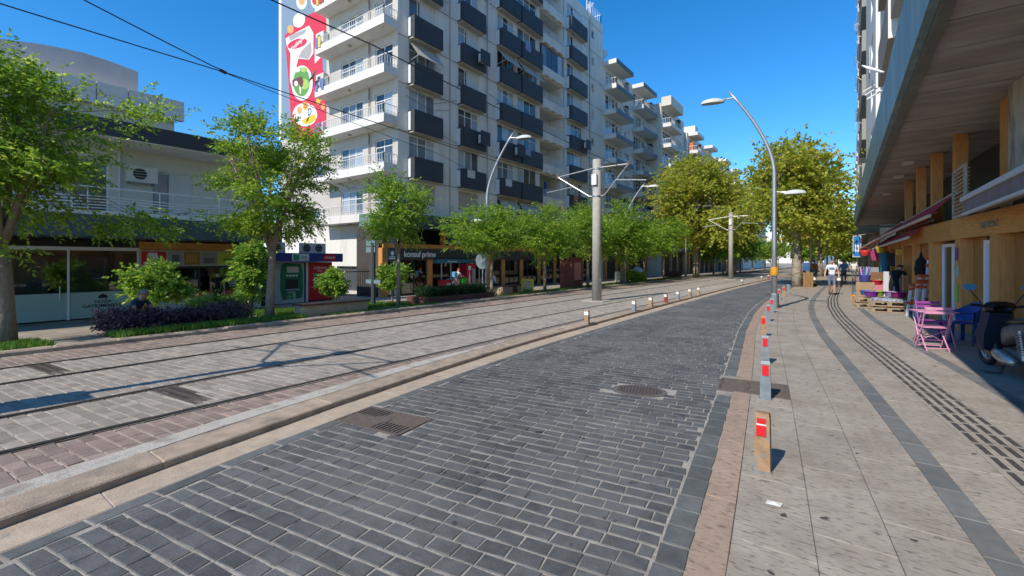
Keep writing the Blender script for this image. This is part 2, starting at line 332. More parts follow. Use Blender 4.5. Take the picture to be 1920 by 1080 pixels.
j = 0
while y0 < 46:
    lo, hi = None, None
    x = -6.2 - r.uniform(0, .2) + (.1 if j % 2 else 0)
    while x < .5:
        L = r.choice((.17, .19, .19, .2, .22)); xc = x + L/2; yc = y0 + SK * (xc + 2.7)
        a, b = KL(yc) + .50, K(yc) - .19
        x0, x1 = max(x, a), min(x + L, b)
        if x1 - x0 > .05 and not hole((x0+x1)/2, yc):
            xm = (x0+x1)/2; items.append(((xm, y0 + SK*(xm+2.7)), ux, (x1-x0)/ux.x - .009, CW - .017, r.gauss(-.009, .0012), basalt))
        x += L
    y0 += CW; j += 1
y = -1.5
while y < 46:
    L = r.choice((.40,.45,.5)); a = KL(y+L/2) + .42; d = Vector((KL(y+L) - KL(y), L)).normalized()
    if not hole(a, y+L/2): items.append(((a, y+L/2), d, L - .012, .13, -.009, basalt_edge))
    y += L
y = -1.5
while y < 46:
    L = r.choice((.22,.26,.3)); a = K(y+L/2) - .092; d = Vector((K(y+L) - K(y), L)).normalized()
    if not (6.4 < y < 7.5): items.append(((a, y+L/2), d, L - .012, .165, -.006, basalt_edge))
    y += L
lay(road, items, -.04, 'paver')
# --- gutter slabs, kerb, pebble strip on the tram side
gutter = tag(strip(lambda y: KL(y)-.02, lambda y: KL(y)+.36, -6, 60, -.04, -.036, 1).build('gutter', mortar), kind='structure')
def block(fa, fb, y, L, z0, z1, gap=.008, b=.012, za=None):
    a0, a1, b0, b1 = fa(y+gap/2), fa(y+L-gap/2), fb(y+gap/2), fb(y+L-gap/2); ya, yb = y+gap/2, y+L-gap/2
    mb = MB(); mb.add([(a0,ya,z0),(b0,ya,z0),(b1,yb,z0),(a1,yb,z0),(a0,ya,z1-b),(b0,ya,z1-b),(b1,yb,z1-b),(a1,yb,z1-b),
      (a0+b,ya+b,z1),(b0-b,ya+b,z1),(b1-b,yb-b,z1),(a1+b,yb-b,z1)], [(8,9,10,11)] + [(i,(i+1)%4,4+(i+1)%4,4+i) for i in range(4)] + [(4+i,4+(i+1)%4,8+(i+1)%4,8+i) for i in range(4)])
    return mb
def run(fa, fb, y0, y1, L, z0, z1, name, m, parent, gap=.008, b=.012, jit=.004, skip=None):
    y = y0
    while y < y1:
        l = L * r.uniform(.93, 1.07)
        if not (skip and skip(y + l/2, (fa(y)+fb(y))/2)): block(fa, fb, y, l, z0, z1 + r.uniform(-jit, jit), gap, b).build(name, m, parent)
        y += l
run(lambda y: KL(y)-.01, lambda y: KL(y)+.345, -2, 46, 1.0, -.06, -.010, 'gutter_slab', gutterm, gutter, .006, .005)
tag(strip(lambda y: KL(y)+.01, lambda y: KL(y)+.345, 46, 300, -.012, -.012, 4).build('gutter', gutterm), kind='structure')
kerb = tag(strip(lambda y: KL(y)-.38, lambda y: KL(y)-.02, -6, 300, -.05, -.05, 2).build('kerb', mortar), kind='structure')
run(lambda y: KL(y)-.36, lambda y: KL(y), -2, 60, 1.7, -.1, .055, 'kerb_stone', kerbm, kerb, .004, .011, .004)
tag(strip(lambda y: KL(y)-.36, lambda y: KL(y), 60, 300, .055, .055, 4).build('kerb', kerbm), kind='structure')
def smoothst(y): return min(1, max(0, (y - 3) / 12))
tag(strip(lambda y: max(KL(y)-.60, -5.76 + bend(y)), lambda y: KL(y)-.37, -6, 11, .052, .05, .5).build('pebble_strip', pebble), kind='structure')
# --- tram bed, rails
RX = [-6.02, -7.455, -9.58, -11.015]
tram = MB(); vs = []; ys = [-6 + i*2 for i in range(27)]
for y in ys: vs += [(-12.45 + bend(y), y, tz(-12.45)-.0055), (KL(y)-.36, y, tz(-5.4)-.0055)]
tram.add(vs, [(2*i,2*i+1,2*i+3,2*i+2) for i in range(26)]); tram = tag(tram.build('tram_track_bed', joint_tram), kind='structure')
tb2 = MB(); ys = [46 + i*4 for i in range(66)]; vs = []
for y in ys: vs += [(-12.45 + bend(y), y, tz(-12.45)), (KL(y)-.36, y, tz(-5.4))]
tb2.add(vs, [(2*i,2*i+1,2*i+3,2*i+2) for i in range(65)]); tag(tb2.build('tram_track_bed', tramfar), kind='structure')
DR = [(-10.3, 1.55, .62, .14), (-6.74, 2.25, .62, .15)]
items = []; y0 = -1.2; j = 0
while y0 < 46:
    x = -12.45 - r.uniform(0, .2)
    while x < -5:
        L = r.choice((.19,.2,.2,.22,.3)); xc = x + L/2; yc = y0 + .1*(xc + 9)
        bx = bend(yc); hi = max(KL(yc) - .595, -5.76 + bx) if yc < 11 else KL(yc) - .37
        x0, x1 = max(x, -12.42 + bx), min(x+L, hi)
        for rx in RX:
            if x0 < rx + bx + .07 and x1 > rx + bx - .07:
                if xc < rx + bx: x1 = min(x1, rx + bx - .07)
                else: x0 = max(x0, rx + bx + .07)
        if x1 - x0 > .05 and not any(abs(xc-d[0]) < d[2] and abs(yc-d[1]) < d[3] for d in DR):
            xm = (x0+x1)/2; redz = xm - bx > RX[0] or xm - bx < RX[3]
            items.append(((xm, y0+.1*(xm+9)), Vector((1,.1)).normalized(), x1-x0-.007, CW-.014, tz(xm) + r.gauss(0,.0009), trampavred if redz else trampav))
        x += L
    y0 += CW; j += 1
lay(tram, items, -.06, 'paver')
ordn = ['first', 'second', 'third', 'fourth', 'fifth', 'sixth', 'seventh', 'eighth', 'ninth', 'tenth', 'eleventh', 'twelfth']
for i, rx in enumerate(RX):
    t = thing('tram_rail', ['grooved tram rail nearest the dark road', 'second tram rail counted from the dark road', 'third tram rail counted from the dark road', 'tram rail farthest from the road, beside the tree strip'][i], 'rail', (rx, 0, tz(rx)), 0, 'tram rails set in the paving')
    for nm, a, b, z1, m in (('rail_head', -.066, .0, .004, railm), ('groove', .001, .046, -.014, black), ('rail_lip', .047, .068, .002, railm)):
        mb = MB(); vs = []; ys = [-6 + k*2.0 for k in range(120)]
        for y in ys:
            bx = bend(y); z0 = -.03
            vs += [(a+bx, y, z0), (a+bx, y, z1), (b+bx, y, z1), (b+bx, y, z0)]
        mb.add(vs, [(4*k+q, 4*k+q+1, 4*k+q+5, 4*k+q+4) for k in range(119) for q in range(3)]); mb.build(nm, m, t)
for i, (dx, dy, hw, hh) in enumerate(DR):
    t = thing('track_drain', ['dark slotted drain between the two far rails', 'dark slotted drain between the two near rails'][i], 'drain', (dx, dy, tz(dx)), math.atan(.1), 'drains across the tracks')
    MB().box(-hw, hw, -hh, hh, -.05, -.03).build('pit', black, t)
    for a in (-hh+.03, 0, hh-.03): MB().box(-hw, hw, a-.02, a+.02, -.03, .002).build('frame_bar', iron, t)
    mb = MB()
    for k in range(int(hw*2/.045)):
        x = -hw + .02 + k*.045; mb.box(x-.012, x+.012, -hh+.05, -.02, -.03, -.001); mb.box(x-.012, x+.012, .02, hh-.05, -.03, -.001)
    tag(mb.build('slots', iron, t), kind='stuff')
# --- far kerb and left pavement
fk = tag(strip(lambda y: -12.7 + bend(y), lambda y: -12.42 + bend(y), -6, 250, -.04, -.04, 3).build('kerb', mortar), kind='structure')
run(lambda y: -12.68 + bend(y), lambda y: -12.41 + bend(y), -3, 60, 1.0, -.1, .075, 'kerb_stone', kerbm, fk, .006, .025, .008)
tag(strip(lambda y: -12.68 + bend(y), lambda y: -12.41 + bend(y), 60, 250, .075, .075, 4).build('kerb', kerbm), kind='structure')
lp = MB(); xs = [-12.66, -15, -21.5, -24, -60]; vs = []
for y in (-25, 0, 20, 40, 60, 100, 200, 300): vs += [(x + (bend(y) if x > -20 else 0), y, gz(x)) for x in xs]
lp.add(vs, [(5*i+k, 5*i+k+1, 5*i+k+6, 5*i+k+5) for i in range(7) for k in range(4)]); tag(lp.build('left_pavement', leftbrick), kind='structure')
# --- right sidewalk
side = tag(strip(lambda y: K(y)+.0, lambda y: K(y)+7, -6, 30, -.014, -.014, .5).build('sidewalk', mat('slab_joint', (.17,.14,.11), .9, .2, 20)), kind='structure')
tag(strip(lambda y: K(y)+.0, lambda y: K(y)+7, 30, 300, -.004, -.004, 3).build('sidewalk', sidefar), kind='structure')
tag(strip(lambda y: K(y)+7, lambda y: K(y)+40, -30, 300, -.01, -.01, 3).build('yard_ground', sidefar), kind='structure')
COVER = (-1.20, 7.02, .24, .36)
skipc = lambda y, x: False
def off(a): return lambda y: K(y) + a
cols = [(0, .205, travpink), (.209, .66, trav), (.664, 1.08, trav), (1.084, 1.52, trav), (1.70, 2.08, trav), (2.084, 2.52, trav), (2.524, 3.03, trav), (3.21, 3.75, trav), (3.754, 5.2, trav)]
for ci, (a, b, m) in enumerate(cols):
    y = -1.5 + ci * .37 % 1
    while y < 29.8:
        l = 1.05 * r.uniform(.85, 1.15); l = min(l, 30 - y)
        if not (ci <= 1 and 6.66 < y + l and y < 7.38):
            block(off(a), off(b), y, l, -.05, r.uniform(-.0015, .0015), .004, .003).build('paving_slab', m, side)
        else:
            if y < 6.62: block(off(a), off(b), y, 6.66 - y, -.05, 0, .004, .003).build('paving_slab', m, side)
            if y + l > 7.42: block(off(a), off(b), 7.38, y + l - 7.38, -.05, 0, .004, .003).build('paving_slab', m, side)
        y += l
for a, b in ((1.522, 1.698), (3.032, 3.208)):
    run(off(a), off(b), -1.2, 30, .46, -.05, .002, 'band_stone', bandm, side, .006, .004, .001)
    tag(strip(off(a), off(b), 30, 250, .002, .002, 3).build('dark_band', bandm), kind='structure')
n = 0; far = MB()
for q in range(4):
    a = 2.13 + q*.105; y = .3 + .03*q
    while y < 60:
        m = block(off(a), off(a+.05), y, .27, -.006, .006, .0, .004)
        if y < 23.5: m.build('tactile_bar', tactm, side); n += 1
        else: far.add(m.v, m.f)
        y += .325
tag(far.build('tactile_bars', tactm, side), kind='stuff')
# iron covers
t = thing('road_drain_grate', 'square iron drain grate with chevron slots by the gutter', 'drain grate', (-4.09, 3.22, -.005), math.atan(.12))
MB().box(-.46, .46, -.27, .27, -.09, -.075).build('pit', black, t)
mb = MB()
for a in (-.46, .43): mb.box(a, a+.03, -.27, .27, -.07, .004)
for a in (-.27, .24): mb.box(-.46, .46, a, a+.03, -.07, .0045)
mb.build('frame', ironb, t)
mb = MB(); mb.box(-.05, .05, -.24, .24, -.05, .001); mb.box(-.43, .43, -.022, .022, -.05, .0005); mb.lathe([(.0,-.03),(.11,-.03),(.11,.004),(.09,.008),(0,.008)], 16, (-.02,0,0)); mb.build('cover_plate', ironb, t)
mb = MB()
for sx in (-1, 1):
    for k in range(8):
        u = .03 + k*.048
        for sy in (-1, 1):
            x = sx*(.17 + .03) + (0 if sx < 0 else -.06)
            if sx*sy < 0:
                c = [(sx*.05 + sx*(u), sy*.03), (sx*.05 + sx*(u+.022), sy*.03), (sx*.05 + sx*(u+.022), sy*.24), (sx*.05 + sx*u, sy*.24)]
            else:
                v = .035 + k*.027; c = [(sx*.05, sy*v), (sx*.43, sy*v), (sx*.43, sy*(v+.013)), (sx*.05, sy*(v+.013))]
            mb.add([(p[0],p[1],-.05) for p in c] + [(p[0],p[1],.002) for p in c], [(4,5,6,7),(0,1,5,4),(1,2,6,5),(2,3,7,6),(3,0,4,7)])
mb.build('slot_bars', ironb, t)
t = thing('manhole_cover', 'worn ribbed iron manhole cover in the dark road paving', 'manhole', (-2.22, 5.97, -.004), .3)
MB().lathe([(0,-.05),(.36,-.05),(.36,-.002),(.30,-.001),(0,-.001)], 28, sc=(1,.78)).build('ring', mat('patch_mortar', (.11,.105,.1), .9, .3, 20, .5, 60), t)
mb = MB(); mb.lathe([(0,-.03),(.29,-.03),(.29,.003),(0,.003)], 28, sc=(1,.78)); mb.build('lid', iron, t)
mb = MB()
for k in range(13):
    x = -.25 + k*.042; h = .2*math.sqrt(max(0, 1-(x/.29)**2)); mb.box(x-.012, x+.012, -h, h, .002, .010)
mb.build('ribs', iron, t)
t = thing('access_cover', 'brown iron access cover set in the kerb slabs by the second bollard', 'cover', (-.95, 7.02, .001), .11)
MB().box(-.47, .37, -.345, .345, -.05, .0).build('plate', ironb, t)
mb = MB()
for a, b, c, d in ((-.47,.37,-.345,-.315),(-.47,.37,.315,.345),(-.47,-.44,-.315,.315),(.34,.37,-.315,.315),(-.12,.13,-.17,-.15),(-.12,.13,.15,.17),(-.12,-.1,-.17,.17),(.11,.13,-.17,.17)): mb.box(a,b,c,d,0,.009)
for k in range(11): mb.box(-.42, -.14, -.29+k*.055, -.262+k*.055, 0, .006); mb.box(.15, .33, -.29+k*.055, -.262+k*.055, 0, .006)
for k in range(5): mb.box(-.08, .09, -.13+k*.055, -.10+k*.055, 0, .006)
mb.build('raised_pattern', ironb, t)
# ================================================================ BUILDINGS
def window(par, T, u0, u1, v0, v1, nx=3, tr=.3, style='glass', w=-.13, fm=None, fw=.055):
    fm = fm or alum
    f = MB(); f.fbox(T,u0,u1,v0,v0+fw,w,w+.06); f.fbox(T,u0,u1,v1-fw,v1,w,w+.06); f.fbox(T,u0,u0+fw,v0+fw,v1-fw,w,w+.06); f.fbox(T,u1-fw,u1,v0+fw,v1-fw,w,w+.06)
    vt = v1 - fw - (v1-v0)*tr if tr else v1 - fw
    if tr: f.fbox(T,u0+fw,u1-fw,vt-.025,vt+.025,w+.002,w+.055)
    us = [u0+fw + (u1-u0-2*fw)*i/nx for i in range(nx+1)]
    for u in us[1:-1]: f.fbox(T,u-.03,u+.03,v0+fw,v1-fw,w+.004,w+.058)
    fr = f.build('window', fm, par, True)
    m = pane
    for a, b in zip(us, us[1:]):
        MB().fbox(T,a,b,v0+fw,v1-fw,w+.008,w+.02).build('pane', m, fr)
    if style == 'shut':
        mb = MB(); n = int((v1-v0-.1)/.11)
        for k in range(n): mb.fbox(T,u0+.04,u0+.04+(u1-u0-.08)*r.choice((.66,1,1)),v0+.05+k*.11,v0+.05+k*.11+.1,w+.062,w+.085)
        mb.build('roller_shutter', shutter, fr)
    if style == 'awn':
        a, b = u0, u1; o1 = .85
        mb = MB(); q = [T(a,v1,.02),T(b,v1,.02),T(b,v0+.35,o1),T(a,v0+.35,o1)]; q2 = [T(a,v1+.03,.02),T(b,v1+.03,.02),T(b,v0+.38,o1),T(a,v0+.38,o1)]
        mb.add(q+q2, [(0,1,2,3),(4,5,6,7),(0,1,5,4),(1,2,6,5),(2,3,7,6),(3,0,4,7)]); mb.build('awning_shutter', shutter, fr)
        mb = MB(); mb.tube([T(a,v0+.2,.02),T(a,v0+.36,o1)],.015,5); mb.tube([T(b,v0+.2,.02),T(b,v0+.36,o1)],.015,5); mb.build('awning_arm', whitep, fr)
    if style == 'half':
        MB().fbox(T,u0+.05+(u1-u0)*.38,u1-.05,v0+.05,v1-.05,w+.062,w+.075).build('closed_shutter', flat('white_shutter',(.6,.6,.58)), fr)
    return fr
def railing(par, pts, h, step=.16, m=None, rt=.022, nm='railing', hor=0):
    m = m or whitep; mb = MB(); pts = [Vector(p) for p in pts]
    mb.tube([p + Vector((0,0,h)) for p in pts], rt, 6); mb.tube([p + Vector((0,0,.08)) for p in pts], rt*.7, 5)
    for a, b in zip(pts, pts[1:]):
        L = (b-a).length; n = max(1, int(L/step))
        for k in range(n+1):
            p = a.lerp(b, k/n); rr = rt if k in (0, n) else .011
            mb.box(p.x-rr, p.x+rr, p.y-rr, p.y+rr, p.z, p.z+h)
    for q in range(hor): mb.tube([p + Vector((0,0,.2+.18*q)) for p in pts], .012, 4)
    return mb.build(nm, m, par, True)
def ac_unit(par, T, u, v, w=0, W=.82, H=.56, Dp=.3):
    mb = MB(); mb.fbox(T,u,u+W,v,v+H,w+.08,w+.08+Dp); o = mb.build('air_conditioner', acm, par, True)
    mb = MB(); cx, cy = u+W*.4, v+H/2
    ring = [(cx+.22*math.cos(t*math.pi/8), cy+.22*math.sin(t*math.pi/8)) for t in range(16)]; mb.prism(ring, T, w+.08+Dp, w+.085+Dp); mb.build('fan', dark, o)
    mb = MB()
    for k in range(5): mb.fbox(T,cx-.22,cx+.22,cy-.2+k*.1-.006,cy-.2+k*.1+.006,w+.088+Dp,w+.095+Dp)
    mb.build('grille', acm, o)
    mb = MB(); mb.fbox(T,u+.08,u+.12,v-.06,v,w,w+.1+Dp); mb.fbox(T,u+W-.12,u+W-.08,v-.06,v,w,w+.1+Dp); mb.build('bracket', steelb, o)
    return o
def dish(par, p, rad=.4, face=(0,-1,.4), nm='satellite_dish', m=None):
    mb = MB(); n = Vector(face).normalized(); a = n.orthogonal().normalized(); b = n.cross(a); p = Vector(p)
    vs = []; fs = []
    for i in range(5):
        rr = rad*i/4; dpt = -.25*rad*(1-(i/4)**2)
        for k in range(14):
            t = 2*math.pi*k/14; vs.append(p + n*dpt + (a*math.cos(t)+b*math.sin(t))*rr)
    fs = [(i*14+k, i*14+(k+1)%14, (i+1)*14+(k+1)%14, (i+1)*14+k) for i in range(4) for k in range(14)]
    mb.add(vs, fs); mb.tube([p, p + n*rad*.9], .015, 4); mb.tube([p - n*.1, p - n*.1 - Vector((0,0,rad*1.3))], .025, 5)
    return mb.build(nm, m or whitep, par, True)
# ---------------- tower block with dark window boxes (left, centre of the photo)
FX, FY = -22.0, 18.4; TZ0, FH = 4.05, 2.93
tw = thing('apartment_tower', 'grey eight storey apartment block with dark window boxes and painted side wall', 'building', (-29, 33, -.45))
TX = FXp(FX); TY = FYm(FY)
tcols = [(19.2, 21.7), (23.7, 26.2), (28.2, 30.75), (30.95, 34.1), (39.4, 42.8)]
ops = []
for ci, (a, b) in enumerate(tcols):
    for k in range(8):
        z = TZ0 + FH*k
        ops.append((a+.1, b-.15, z+1.22, z+2.66))
LOG = (34.5, 38.4)
for k in range(8): ops.append((LOG[0], LOG[1], TZ0+FH*k+.12, TZ0+FH*k+2.62))
for k in range(1, 8): ops.append((44.9, 45.6, TZ0+FH*k+1.3, TZ0+FH*k+2.2))
mb = MB(); wall_open(mb, TX, FY, 47.7, 3.9, TZ0+8*FH+.9, ops, .2)
mb.quad((FX,47.7,0),(-36,47.7,0),(-36,47.7,28.4),(FX,47.7,28.4)); mb.quad((FX,FY,28.38),(FX,47.7,28.38),(-36,47.7,28.38),(-36,FY,28.38))
mb.build('street_wall', greywall, tw, True)
sops = []
for k in range(8):
    z = TZ0+FH*k; sops += [(-27.9,-25.5,z+.35,z+2.35), (-24.2,-22.5,z+.55,z+2.4)]
sops.append((-28.4, -24.0, -.3, 1.35))
mb = MB(); wall_open(mb, TY, -36, FX, 4.05, TZ0+8*FH+.9, [s_ for s_ in sops if s_[2] > 2], .2); mb.build('balcony_side_wall', mat('warm_grey_render',(.50,.465,.415),.85,.06,1.2,.1,30), tw, True)
mb = MB(); wall_open(mb, TY, -36, FX, -.6, 4.05, [sops[-1]], .2); mb.quad((-36,FY,-.6),(-36,47.7,-.6),(-36,47.7,28.4),(-36,FY,28.4)); mb.build('side_wall', whitewall, tw, True)
# floor grooves
for k in range(0, 9):
    z = TZ0+FH*k; segs = [(FY, 19.1), (21.85, 23.6), (26.3, 28.1), (38.5, 39.3), (42.9, 47.6)]
    for a, b in segs: MB().fbox(TX, a, b, z-.14, z-.09, 0, .025).build('floor_band', mat('grey_trim', (.33,.32,.305), .85), tw, True)
sty = {(0,4):'half',(0,3):'awn',(0,0):'shut',(1,4):'half',(1,3):'half',(1,0):'shut',(2,4):'awn',(2,0):'awn',(3,4):'awn',(3,7):'half',(3,0):'awn',(2,7):'half',(4,5):'half',(4,7):'half',(4,6):'half',(4,4):'half'}
for ci, (a, b) in enumerate(tcols):
    for k in range(8):
        z = TZ0 + FH*k; st = sty.get((ci, k), 'glass')
        window(tw, TX, a+.1, b-.15, z+1.22, z+2.66, 3 if b-a < 3.2 else 4, .28 if (ci+k) % 2 else 0, st)
        if k:
            mb = MB(); mb.fbox(TX, a, b, z-.14, z+1.2, .0, .6); bx = mb.build('window_box', darkbox, tw, True)
            MB().fbox(TX, a, b, z-.2, z-.143, .0, .5).build('box_soffit', flat('beige_soffit',(.45,.41,.34)), bx)
            MB().fbox(TX, a-.06, a-.004, z-.05, z+1.1, .0, .3).build('box_side', whitep, bx)
    for k in ({1: (4, 2), 0: (), 2: (2,), 3: (), 4: (3,)}.get(ci, ())) :
        z = TZ0+FH*k; o = ac_unit(tw, TX, b-1.0, z+.35, .6); MB().fbox(TX, b-1.12, b-.02, z+.2, z+1.2, .99, 1.01).build('guard_grille', darkbox, o)
# loggias with shaped parapets
for k in range(8):
    z = TZ0+FH*k; a, b = LOG
    lg = MB(); lg.fbox(TX, a, b, z+.12, z+.122, -1.5, -.2); lg.fbox(TX, a, b, z+2.62, z+2.64, -1.5, -.2); lg.fbox(TX, a, b, z+.12, z+2.62, -1.52, -1.5); lg.fbox(TX, a-.02, a, z+.12, z+2.62, -1.5, -.2); lg.fbox(TX, b, b+.02, z+.12, z+2.62, -1.5, -.2)
    lgo = lg.build('loggia', greywall if k != 1 else creamwall, tw, True)
    mb = MB(); prof = [(a, z-.35), (a+.2,z-.35),(a+.3,z-.2),(a+1.2,z-.2),(a+1.3,z-.32),(a+1.45,z-.32),(a+1.55,z-.2),(b-1.5,z-.2),(b-1.4,z-.32),(b-1.25,z-.32),(b-1.15,z-.2),(b-.3,z-.2),(b-.2,z-.35),(b,z-.35),(b,z+.55),(a,z+.55)]
    mb.prism(prof, TX, .003, .35); mb.build('parapet', greywall, lgo)
    if k != 5: railing(lgo, [(FX+.3,a+.05,z+.55),(FX+.3,b-.05,z+.55)], .62, .2, None, .02, 'railing', 2).location = (0,0,0)
    else:
        window(tw, TX, a+.05, b-.05, z+.58, z+2.55, 4, .0, 'glass', .1, flat('brown_frame',(.2,.12,.09)))
    window(tw, FXp(FX-1.36), a+.5, b-1.6, z+.2, z+2.2, 2, .25)
    window(tw, TX, 44.95, 45.55, TZ0+FH*k+1.33, TZ0+FH*k+2.17, 1, 0) if k else None
MB().fbox(FXp(FX-.9), 36.6, 37.0, TZ0+FH+.9, TZ0+FH+2.2, 0, .12).build('blue_laundry', flat('blue_cloth',(.02,.08,.4)), tw, True)
# side balconies
for k in range(8):
    z = TZ0+FH*k
    x0 = -29.4
    sb = MB(); sb.box(x0, FX-.0, 17.35, FY, z+.1, z+.3); sb.box(x0, FX, 17.35, 17.5, z+.3, z+.62); sb.box(FX-.14, FX, 17.5, FY, z+.3, z+.62); sb.box(x0, x0+.14, 17.5, FY, z+.3, z+.62)
    bo = sb.build('balcony', whitewall, tw, True)
    railing(bo, [(x0+.07,FY,z+.62),(x0+.07,17.42,z+.62),(FX-.07,17.42,z+.62),(FX-.07,FY,z+.62)], .6, .2, None, .024, 'railing', 1).location = (0,0,0)
    MB().lathe([(.0,0),(.12,.0),(.12,.06),(0,.07)], 12, (-26.2,17.9,z+.03)).build('ceiling_lamp', flat('lamp_beige',(.4,.33,.2)), bo)
    window(tw, TY, -27.9, -25.5, z+.35, z+2.35, 3, .25); window(tw, TY, -24.2, -22.5, z+.55, z+2.4, 2, .22)
    mb = MB(); mb.tube([(-24.7,18.3,z+.65),(-24.7,18.3,z+FH)], .04, 6); mb.build('downpipe', flat('pipe_brown',(.2,.15,.13)), tw, True)
    if k in (1, 3, 6, 4): ac_unit(tw, TY, -30.3, z+1.3, 0, .95, .75, .35)
    for q in range(3):
        if r.random() < .75:
            c = r.choice([(.6,.6,.62),(.1,.2,.45),(.65,.5,.1),(.4,.08,.08),(.3,.45,.6)]); x = -29.3 + q*.35 + r.uniform(0,.2)
            mb = MB(); mb.add([(x,17.3,z+.5),(x+.28,17.3,z+.45),(x+.3,17.31,z+1.2),(x-.02,17.31,z+1.2),(x,17.34,z+.5),(x+.28,17.34,z+.45),(x+.3,17.33,z+1.2),(x-.02,17.33,z+1.2)],[(0,1,2,3),(4,5,6,7),(0,1,5,4),(1,2,6,5),(3,0,4,7)])
            mb.build('laundry', flat('cloth%d' % int(c[0]*100), c, .9), bo)
dish(tw, (-29.5, 17.2, TZ0+FH*3+1.6), .55, (-.3,-1,.5), m=flat('dish_grey',(.12,.14,.13)))
# painted advertisement on the side wall
def mz(px, py): v = atY(px, py, FY); return (v.x, v.z)
def mpoly(pts, m, lay, nm):
    mb = MB(); mb.prism([mz(*p) for p in pts], TY, .002 + .004*lay, .004 + .004*lay); return mb.build(nm, m, mural, True)
def ell(cx, cy, rx, ry, tilt=0, n=26):
    return [(cx + rx*math.cos(t)*math.cos(tilt) - ry*math.sin(t)*math.sin(tilt), cy + rx*math.cos(t)*math.sin(tilt) + ry*math.sin(t)*math.cos(tilt)) for t in [2*math.pi*k/n for k in range(n)]]
mred = flat('mural_red', (.60,.035,.06)); mwh = flat('mural_white', (.74,.73,.70)); mbl = flat('mural_blue_grey', (.20,.27,.36)); mgr = flat('mural_green', (.12,.30,.05)); mye = flat('mural_yellow', (.75,.48,.03)); mbr = flat('mural_brown', (.16,.05,.035)); mlg = flat('mural_light_green', (.36,.5,.1)); msh = flat('mural_grey', (.38,.35,.33)); mor = flat('mural_orange', (.7,.35,.12)); mtl = flat('mural_teal', (.10,.32,.42)); mdb = flat('mural_dark_blue', (.04,.09,.3))
mb = MB(); mural_bg = [mz(528,-190), mz(612,-190), mz(612,262), mz(528,262)]; mb.prism(mural_bg, TY, .001, .003); mural = mb.build('painted_advert', mbl, tw, True)
WL[mural.name] = Vector((0,0,0))
def mpoly(pts, m, lay, nm):
    mb = MB(); mb.prism([mz(*p) for p in pts], TY, .003 + .004*lay, .0062 + .004*lay); return mb.build(nm, m, mural)
mpoly([(523,-190),(527.5,-190),(527.5,262),(523,262)], mwh, .5, 'white_edge')
mpoly([(534,66),(575,30),(603,15),(612,40),(612,262),(548,262),(541,150)], mred, 1, 'red_field')
mpoly([(604,70),(612,70),(612,140),(606,130)], mtl, 2, 'teal_strip')
mpoly(ell(566,3,10,15), mwh, 2, 'fruit_disc'); mpoly(ell(566,1,6,9), mor, 3, 'fruit')
mpoly(ell(592,-1,9,17), mwh, 2, 'fruit_disc'); mpoly(ell(592,-2,7,12), mred, 3, 'fruit')
mpoly(ell(561,38,11,14,.3), mwh, 3, 'milk_cap'); mpoly(ell(545,55,6,8), mor, 2, 'fruit')
mpoly([(536,72),(580,48),(588,62),(588,100),(580,112),(560,110),(556,126),(551,138),(546,130),(545,100),(538,86)], mwh, 4, 'milk_jar')
mpoly([(541,68),(575,54),(573,62),(545,77)], msh, 5, 'jar_mouth')
mpoly([(560,108),(566,95),(584,78),(585,98),(579,111)], msh, 5.4, 'jar_shade')
mpoly(ell(558,82,19,8.5,-.32), mred, 6, 'name_plate')
mpoly([(545,110),(556,110),(553,135),(556,170),(562,184),(550,175),(544,150)], mwh, 3.4, 'milk_stream')
mpoly(ell(567,156,20,33), mwh, 5, 'oval_frame'); mpoly(ell(566,154,15.5,27), mgr, 6, 'meadow')
mpoly(ell(572,158,8,10), mlg, 7, 'field'); mpoly(ell(571,131,6,5), mlg, 7, 'tree_light'); mpoly(ell(556,131,8,5), mwh, 7, 'cloud')
mpoly([(549,150),(566,143),(570,152),(568,163),(564,164),(563,158),(556,158),(553,164),(549,160)], mbr, 8, 'cow'); mpoly(ell(556,157,3.5,5), mwh, 9, 'cow_patch')
mpoly([(562,162),(566,162),(565,176),(563,176)], mwh, 8, 'cow_leg')
mpoly(ell(572,215,23,22), mwh, 2, 'letter_disc'); mpoly(ell(573,199,5.5,8), mye, 3, 'letter_disc'); mpoly(ell(584,192,4.5,6), mred, 3, 'letter_disc')
mpoly(ell(562,207,5,7), mor, 3, 'fruit'); mpoly([(566,226),(590,213),(593,224),(582,232),(570,232)], mye, 4, 'banana')
for k in range(4): mpoly([(590,104+k*4),(601,92+k*4),(602,95+k*4),(591,107+k*4)], mwh, 2, 'white_stroke')
for k, (x, y, m) in enumerate(((595,175,mye),(602,183,mor),(597,190,mye),(606,200,mor))): mpoly(ell(x,y,4,6), m, 2, 'fruit')
def mtext(s, px, py, size, m, lay, rotd=0, sh=0):
    x, z = mz(px, py); return text(s, size, m, mural, (x, FY-.006-.004*lay, z), (R(90), R(-rotd), 0), ext=.002, align='CENTER', shear=sh, bold=.012)
mtext('Yörükoğlu', 558, 86, .48, mwh, 7, 15, .2); mtext('D', 581, 216, .75, mdb, 4); mtext('G', 573, 203, .6, mred, 4); mtext('G', 553, 224, .6, mred, 4)
